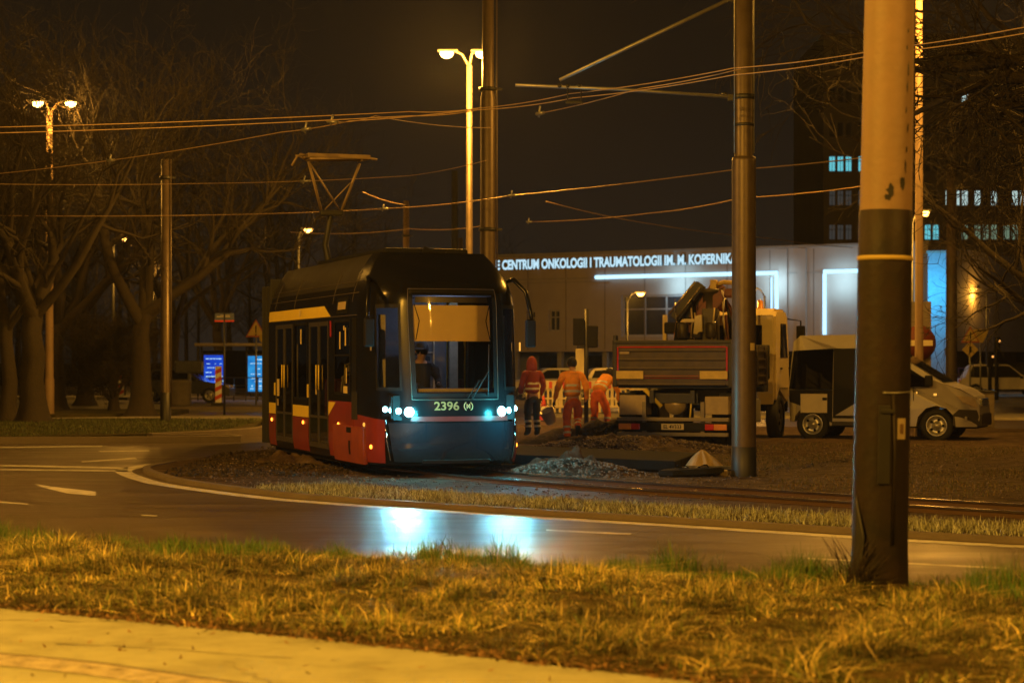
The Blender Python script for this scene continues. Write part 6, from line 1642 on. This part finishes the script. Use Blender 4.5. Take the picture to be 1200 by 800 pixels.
for px, lb in ((637, 'plastic barrier touching the red-vested worker, leftmost of the row'), (653, 'plastic barrier just left of the walking worker\'s shoulder'), (707, 'plastic barrier between the bending worker and the signal post'), (722, 'plastic barrier at the lorry\'s left edge, rightmost of the row'), (669, 'plastic barrier hidden mostly by the walking worker')): barrier(px, 64, lb, R(2))
# traffic cone
g = G(637, 484); cn = empty('traffic_cone', (g.x, g.y - 4, .0), R(10), 'red and white traffic cone behind the red-vested worker', 'traffic cone')
cn.location = ((637 - 600) * 58 / F, 58, .0)
b = MB(); b.box((0, 0, .02), (.4, .4, .04), .01); b.build('base', M['rubber'], cn)
b = MB(); b.lathe([(.16, .04), (.12, .26)], seg=20); b.lathe([(.088, .44), (.05, .62), (.03, .75), (.001, .75)], seg=20); b.build('cone', MATS['hazard_red'], cn)
b = MB(); b.lathe([(.12, .26), (.088, .44)], seg=20); b.build('white_sleeve', M['white'], cn)
# traffic signal
Y = 52.0; tsx = (687 - 600) * Y / F
ts = empty('traffic_signal', (tsx, Y, 0), 0, 'traffic signal with two black heads seen from behind, left of the lorry', 'traffic signal')
b = MB(); b.tube([(0, 0, 0), (0, 0, 3.15)], .06, 12); b.build('post', M['dark'], ts)
for dx, z, h_ in ((-.20, 2.55, .72), (.16, 2.42, .58)):
    b = MB(); b.box((dx, .05, z), (.30, .24, h_), .03); hd = b.build('signal_head', M['blackmat'], ts)
    b = MB()
    for k in (-1, 0, 1): b.tube([(dx, .17, z + k * h_ * .31), (dx, .32, z + k * h_ * .31 - .02)], .10, 12, cap=False)
    b.build('visor', M['blackmat'], hd)
b = MB(); b.box((0, 0, 2.15), (.5, .06, .06), .01); b.box((0, 0, 2.9), (.12, .08, .4), .02); b.build('bracket', M['dark'], ts)
b = MB(); b.box((-.14, .6, 1.72), (.24, .03, .75), .01); b.tube([(-.14, .63, 0), (-.14, .63, 2.1)], .03, 8)
o = b.build('info_panel', M['cream'], None); tag(o, 'narrow cream notice panel on a post behind the traffic signal', 'notice panel'); o.location = (tsx, Y, 0); o.name = 'notice_panel'

# ------------------------------------------------------------------ trees
def gen_tree(name, label, loc, h, r0, seed, spread=.9, levels=5, kids=(7, 5, 5, 4), trunk_h=.28, limbs=None, minr=.006, up=.25, density=1., lean=(0, 0), group='old bare trees', droop=0, crownm=None):
    rs = random.Random(seed)
    parts = {'trunk': ([], []), 'crown': ([], [])}
    def tube_(pts, rad, seg, key):
        V, Fc = parts[key]; base = len(V); up_ = None
        for i, p in enumerate(pts):
            d = (pts[min(i + 1, len(pts) - 1)] - pts[max(i - 1, 0)]).normalized()
            if up_ is None: up_ = Vector((0, 0, 1)) if abs(d.z) < .9 else Vector((1, 0, 0))
            a = d.cross(up_).normalized(); bb = a.cross(d).normalized(); up_ = bb
            for k in range(seg):
                t = 2 * PI * k / seg; rr_ = rad[i]
                if key == 'trunk' and seg > 8: rr_ *= 1 + .10 * math.sin(3 * t + seed) + .05 * math.sin(7 * t)
                q = p + (a * math.cos(t) + bb * math.sin(t)) * rr_; V.append((q.x, q.y, q.z))
        for i in range(len(pts) - 1):
            for k in range(seg): Fc.append((base + i * seg + k, base + i * seg + (k + 1) % seg, base + (i + 1) * seg + (k + 1) % seg, base + (i + 1) * seg + k))
    def branch(p, d, L_, r, lv):
        n = 6 if lv < 3 else 4; pts = [p]; rad = [r]; q = p; dd = d.normalized()
        wob = .16 if lv < 2 else .24
        for i in range(n):
            dd = (dd + Vector((rs.gauss(0, wob), rs.gauss(0, wob), rs.gauss(0, wob) + up * .25 - droop * lv * .05))).normalized(); q = q + dd * (L_ / n); pts.append(q); rad.append(max(minr * .5, r * (1 - .78 * (i + 1) / n)))
        tube_(pts, rad, 9 if lv < 2 else (5 if lv == 2 else 3), 'trunk' if lv <= 1 else 'crown')
        if lv >= levels: return
        k = kids[min(lv, len(kids) - 1)]
        for i in range(k):
            f = rs.uniform(.25, 1.0) if lv > 0 else rs.uniform(.2, 1.0); j = min(int(f * n), n - 1); bp_ = pts[j].lerp(pts[j + 1], f * n - j)
            ax = (pts[j + 1] - pts[j]).normalized(); az = rs.uniform(0, 2 * PI); side = ax.orthogonal().normalized(); side.rotate(Matrix.Rotation(az, 3, ax))
            an = rs.uniform(.45, 1.0) * spread; nd = ax * math.cos(an) + side * math.sin(an)
            branch(bp_, nd, L_ * rs.uniform(.45, .72), max(minr, rad[j] * .62), lv + 1)
    base = Vector((0, 0, -.1)); th = h * trunk_h
    pts = [base, Vector((0, 0, .15)), Vector((0, 0, .5))]; rad = [r0 * 1.9, r0 * 1.35, r0 * 1.08]
    for i in range(1, 5): pts.append(Vector((lean[0] * i / 4 + rs.gauss(0, .04), lean[1] * i / 4 + rs.gauss(0, .04), .5 + (th - .5) * i / 4))); rad.append(r0 * (1 - .06 * i))
    tube_(pts, rad, 14, 'trunk'); topp = pts[-1]
    if limbs is None:
        nl = 5
        limbs = [(Vector((math.cos(a), math.sin(a), rs.uniform(.7, 1.6))), h * rs.uniform(.42, .6), r0 * rs.uniform(.45, .65)) for a in [rs.uniform(-.4, .4) + 2 * PI * i / nl for i in range(nl)]]
        limbs.append((Vector((0, 0, 1)), h * .6, r0 * .65))
    for d_, l_, r_ in limbs: branch(topp - Vector((0, 0, rs.uniform(0, th * .2))), Vector(d_), l_, r_, 1)
    root = empty(name, loc, 0, label, 'tree', group)
    pymesh('trunk', *parts['trunk'], M['bark'], root, True); pymesh('crown', *parts['crown'], crownm or M['twig'], root)
    return root
def T(px, Y, *a, **k): return gen_tree(a[0], a[1], ((px - 600) * Y / F, Y, .12), *a[2:], **k)
T(38, 53.5, 'bare_tree', 'big bare tree with flared trunk standing at the left edge of the verge', 11, .34, 11, kids=(6, 5, 5, 4), droop=.3)
T(167, 61.5, 'bare_tree', 'bare tree just left of the slim mast with a long limb reaching right', 9.5, .32, 7, limbs=[(Vector((1, -.1, .45)), 6.0, .2), (Vector((.6, .3, 1.3)), 6.5, .2), (Vector((-.7, 0, 1.2)), 6, .2), (Vector((-.2, .5, 1.6)), 6.5, .18), (Vector((.2, -.4, 1.4)), 6, .16)], trunk_h=.33, kids=(6, 5, 5, 4))
T(8, 54.5, 'bare_tree', 'slender leaning bare tree at the very left edge', 10, .22, 23, kids=(6, 6, 5, 5))
T(66, 67, 'bare_tree', 'bare tree partly hidden behind the big flared trunk', 11, .30, 31, kids=(6, 5, 5, 3))
T(100, 78, 'bare_tree', 'bare forked tree beyond the left lamp post', 13, .28, 37, kids=(6, 5, 4, 3))
T(255, 104, 'bare_tree', 'bare tree rising behind the bus shelter roof', 14, .3, 41, kids=(6, 5, 4, 3), minr=.012)
T(325, 112, 'bare_tree', 'bare tree behind the tram\'s rear end', 14, .3, 43, kids=(6, 5, 4, 3), minr=.012)
T(-20, 74, 'bare_tree', 'bare tree cut off by the left edge of the picture', 14, .34, 47, kids=(6, 5, 5, 3))
T(205, 88, 'bare_tree', 'tall thin bare tree right of the slim mast, far away', 14, .25, 53, kids=(6, 5, 4, 3), minr=.01)
# bush
gen_tree('leafless_bush', 'rounded leafless bush between the two nearest left trees', ((133 - 600) * 66 / F, 66, .1), 3.0, .14, 61, spread=1.1, trunk_h=.10, kids=(9, 9, 7, 5), minr=.007, group=None, up=.5,
         limbs=[(Vector((math.cos(a), math.sin(a), 1.5)), 1.8, .05) for a in [i * .7 for i in range(9)]])
# right-hand tree: crown reaches in from outside the frame
rt_ = gen_tree('bare_tree', 'large bare tree whose dark limbs reach in from the right edge', (10.4, 31, .05), 12, .42, 71, trunk_h=.5, kids=(5, 5, 4, 4), minr=.009, droop=.6,
     limbs=[(Vector((-1, -.1, .30)), 4.2, .17), (Vector((-1, .3, -.05)), 3.4, .13), (Vector((-.8, -.4, .05)), 3.0, .11), (Vector((-.9, .1, .8)), 4.6, .17), (Vector((-.2, .1, 1.5)), 5, .2), (Vector((.7, .2, .9)), 5, .2), (Vector((-1, .15, -.2)), 2.6, .08)])
rt2 = gen_tree('bare_tree', 'bare tree with fine low twigs over the van and warning signs', (13.2, 46, .05), 9, .26, 83, trunk_h=.32, kids=(4, 5, 4, 3), minr=.008, droop=.4,
     limbs=[(Vector((-1, -.2, .35)), 3.6, .10), (Vector((-1, .3, .1)), 3.0, .08), (Vector((-.5, .1, 1.2)), 5, .14), (Vector((.6, .2, 1)), 4, .14), (Vector((-.9, -.1, .75)), 5, .12)])
# dark wood far behind, reads as one mass
rs_ = random.Random(99); V = []; Fc = []
def far_twigs(x0, x1, Y0, Y1, n, hmax, seedv):
    r = random.Random(seedv)
    for _ in range(n):
        x = r.uniform(x0, x1); y = r.uniform(Y0, Y1); h = hmax * r.uniform(.6, 1); wd_ = r.uniform(.10, .22)
        def seg(p, q, a, c_):
            o = len(V); 
            for (pt, w_) in ((p, a), (q, c_)):
                for k in range(3): V.append((pt[0] + w_ * math.cos(2.1 * k), pt[1] + w_ * math.sin(2.1 * k), pt[2]))
            for k in range(3): Fc.append((o + k, o + (k + 1) % 3, o + 3 + (k + 1) % 3, o + 3 + k))
        seg((x, y, 0), (x + r.gauss(0, .4), y, h), wd_, .02)
        for i in range(60):
            z = h * r.uniform(.22, .95); a = r.uniform(0, 2 * PI); l = (1.1 - z / h) * r.uniform(1.2, 4) + .5; dz = r.uniform(.2, 1) * l
            e_ = (x + math.cos(a) * l, y + math.sin(a) * l, z + dz); seg((x, y, z), e_, .035, .012)
            for j in range(3):
                f = r.uniform(.4, 1); m_ = (x + (e_[0] - x) * f, y + (e_[1] - y) * f, z + dz * f); seg(m_, (m_[0] + r.gauss(0, .7), m_[1] + r.gauss(0, .7), m_[2] + r.uniform(.2, 1)), .018, .008)
far_twigs(-48, -9, 122, 150, 60, 15, 5)
far_twigs(-9, 4, 150, 165, 14, 12, 6)
tag(pymesh('far_wood', V, Fc, M['twig']), 'dim mass of bare trees beyond the stop at left', 'wood', kind='stuff')

# ------------------------------------------------------------------ air
import os
if not os.environ.get('NOHAZE'):
    hz = MB(); hz.box((0, 95, 17), (260, 230, 37)); ho = hz.build('haze', None) if False else None
    me = bpy.data.meshes.new('haze'); hz.bm.to_mesh(me); ho = bpy.data.objects.new('haze', me); col.objects.link(ho); tag(ho, 'thin humid night air glowing around the lamps', 'haze', kind='stuff')
    m = bpy.data.materials.new('haze'); m.use_nodes = True; nt = m.node_tree; nt.nodes.clear()
    v = nt.nodes.new('ShaderNodeVolumePrincipled'); v.inputs['Density'].default_value = .00026; v.inputs['Color'].default_value = (.85, .88, .92, 1); v.inputs['Anisotropy'].default_value = .55
    o_ = nt.nodes.new('ShaderNodeOutputMaterial'); nt.links.new(v.outputs[0], o_.inputs['Volume']); me.materials.append(m)
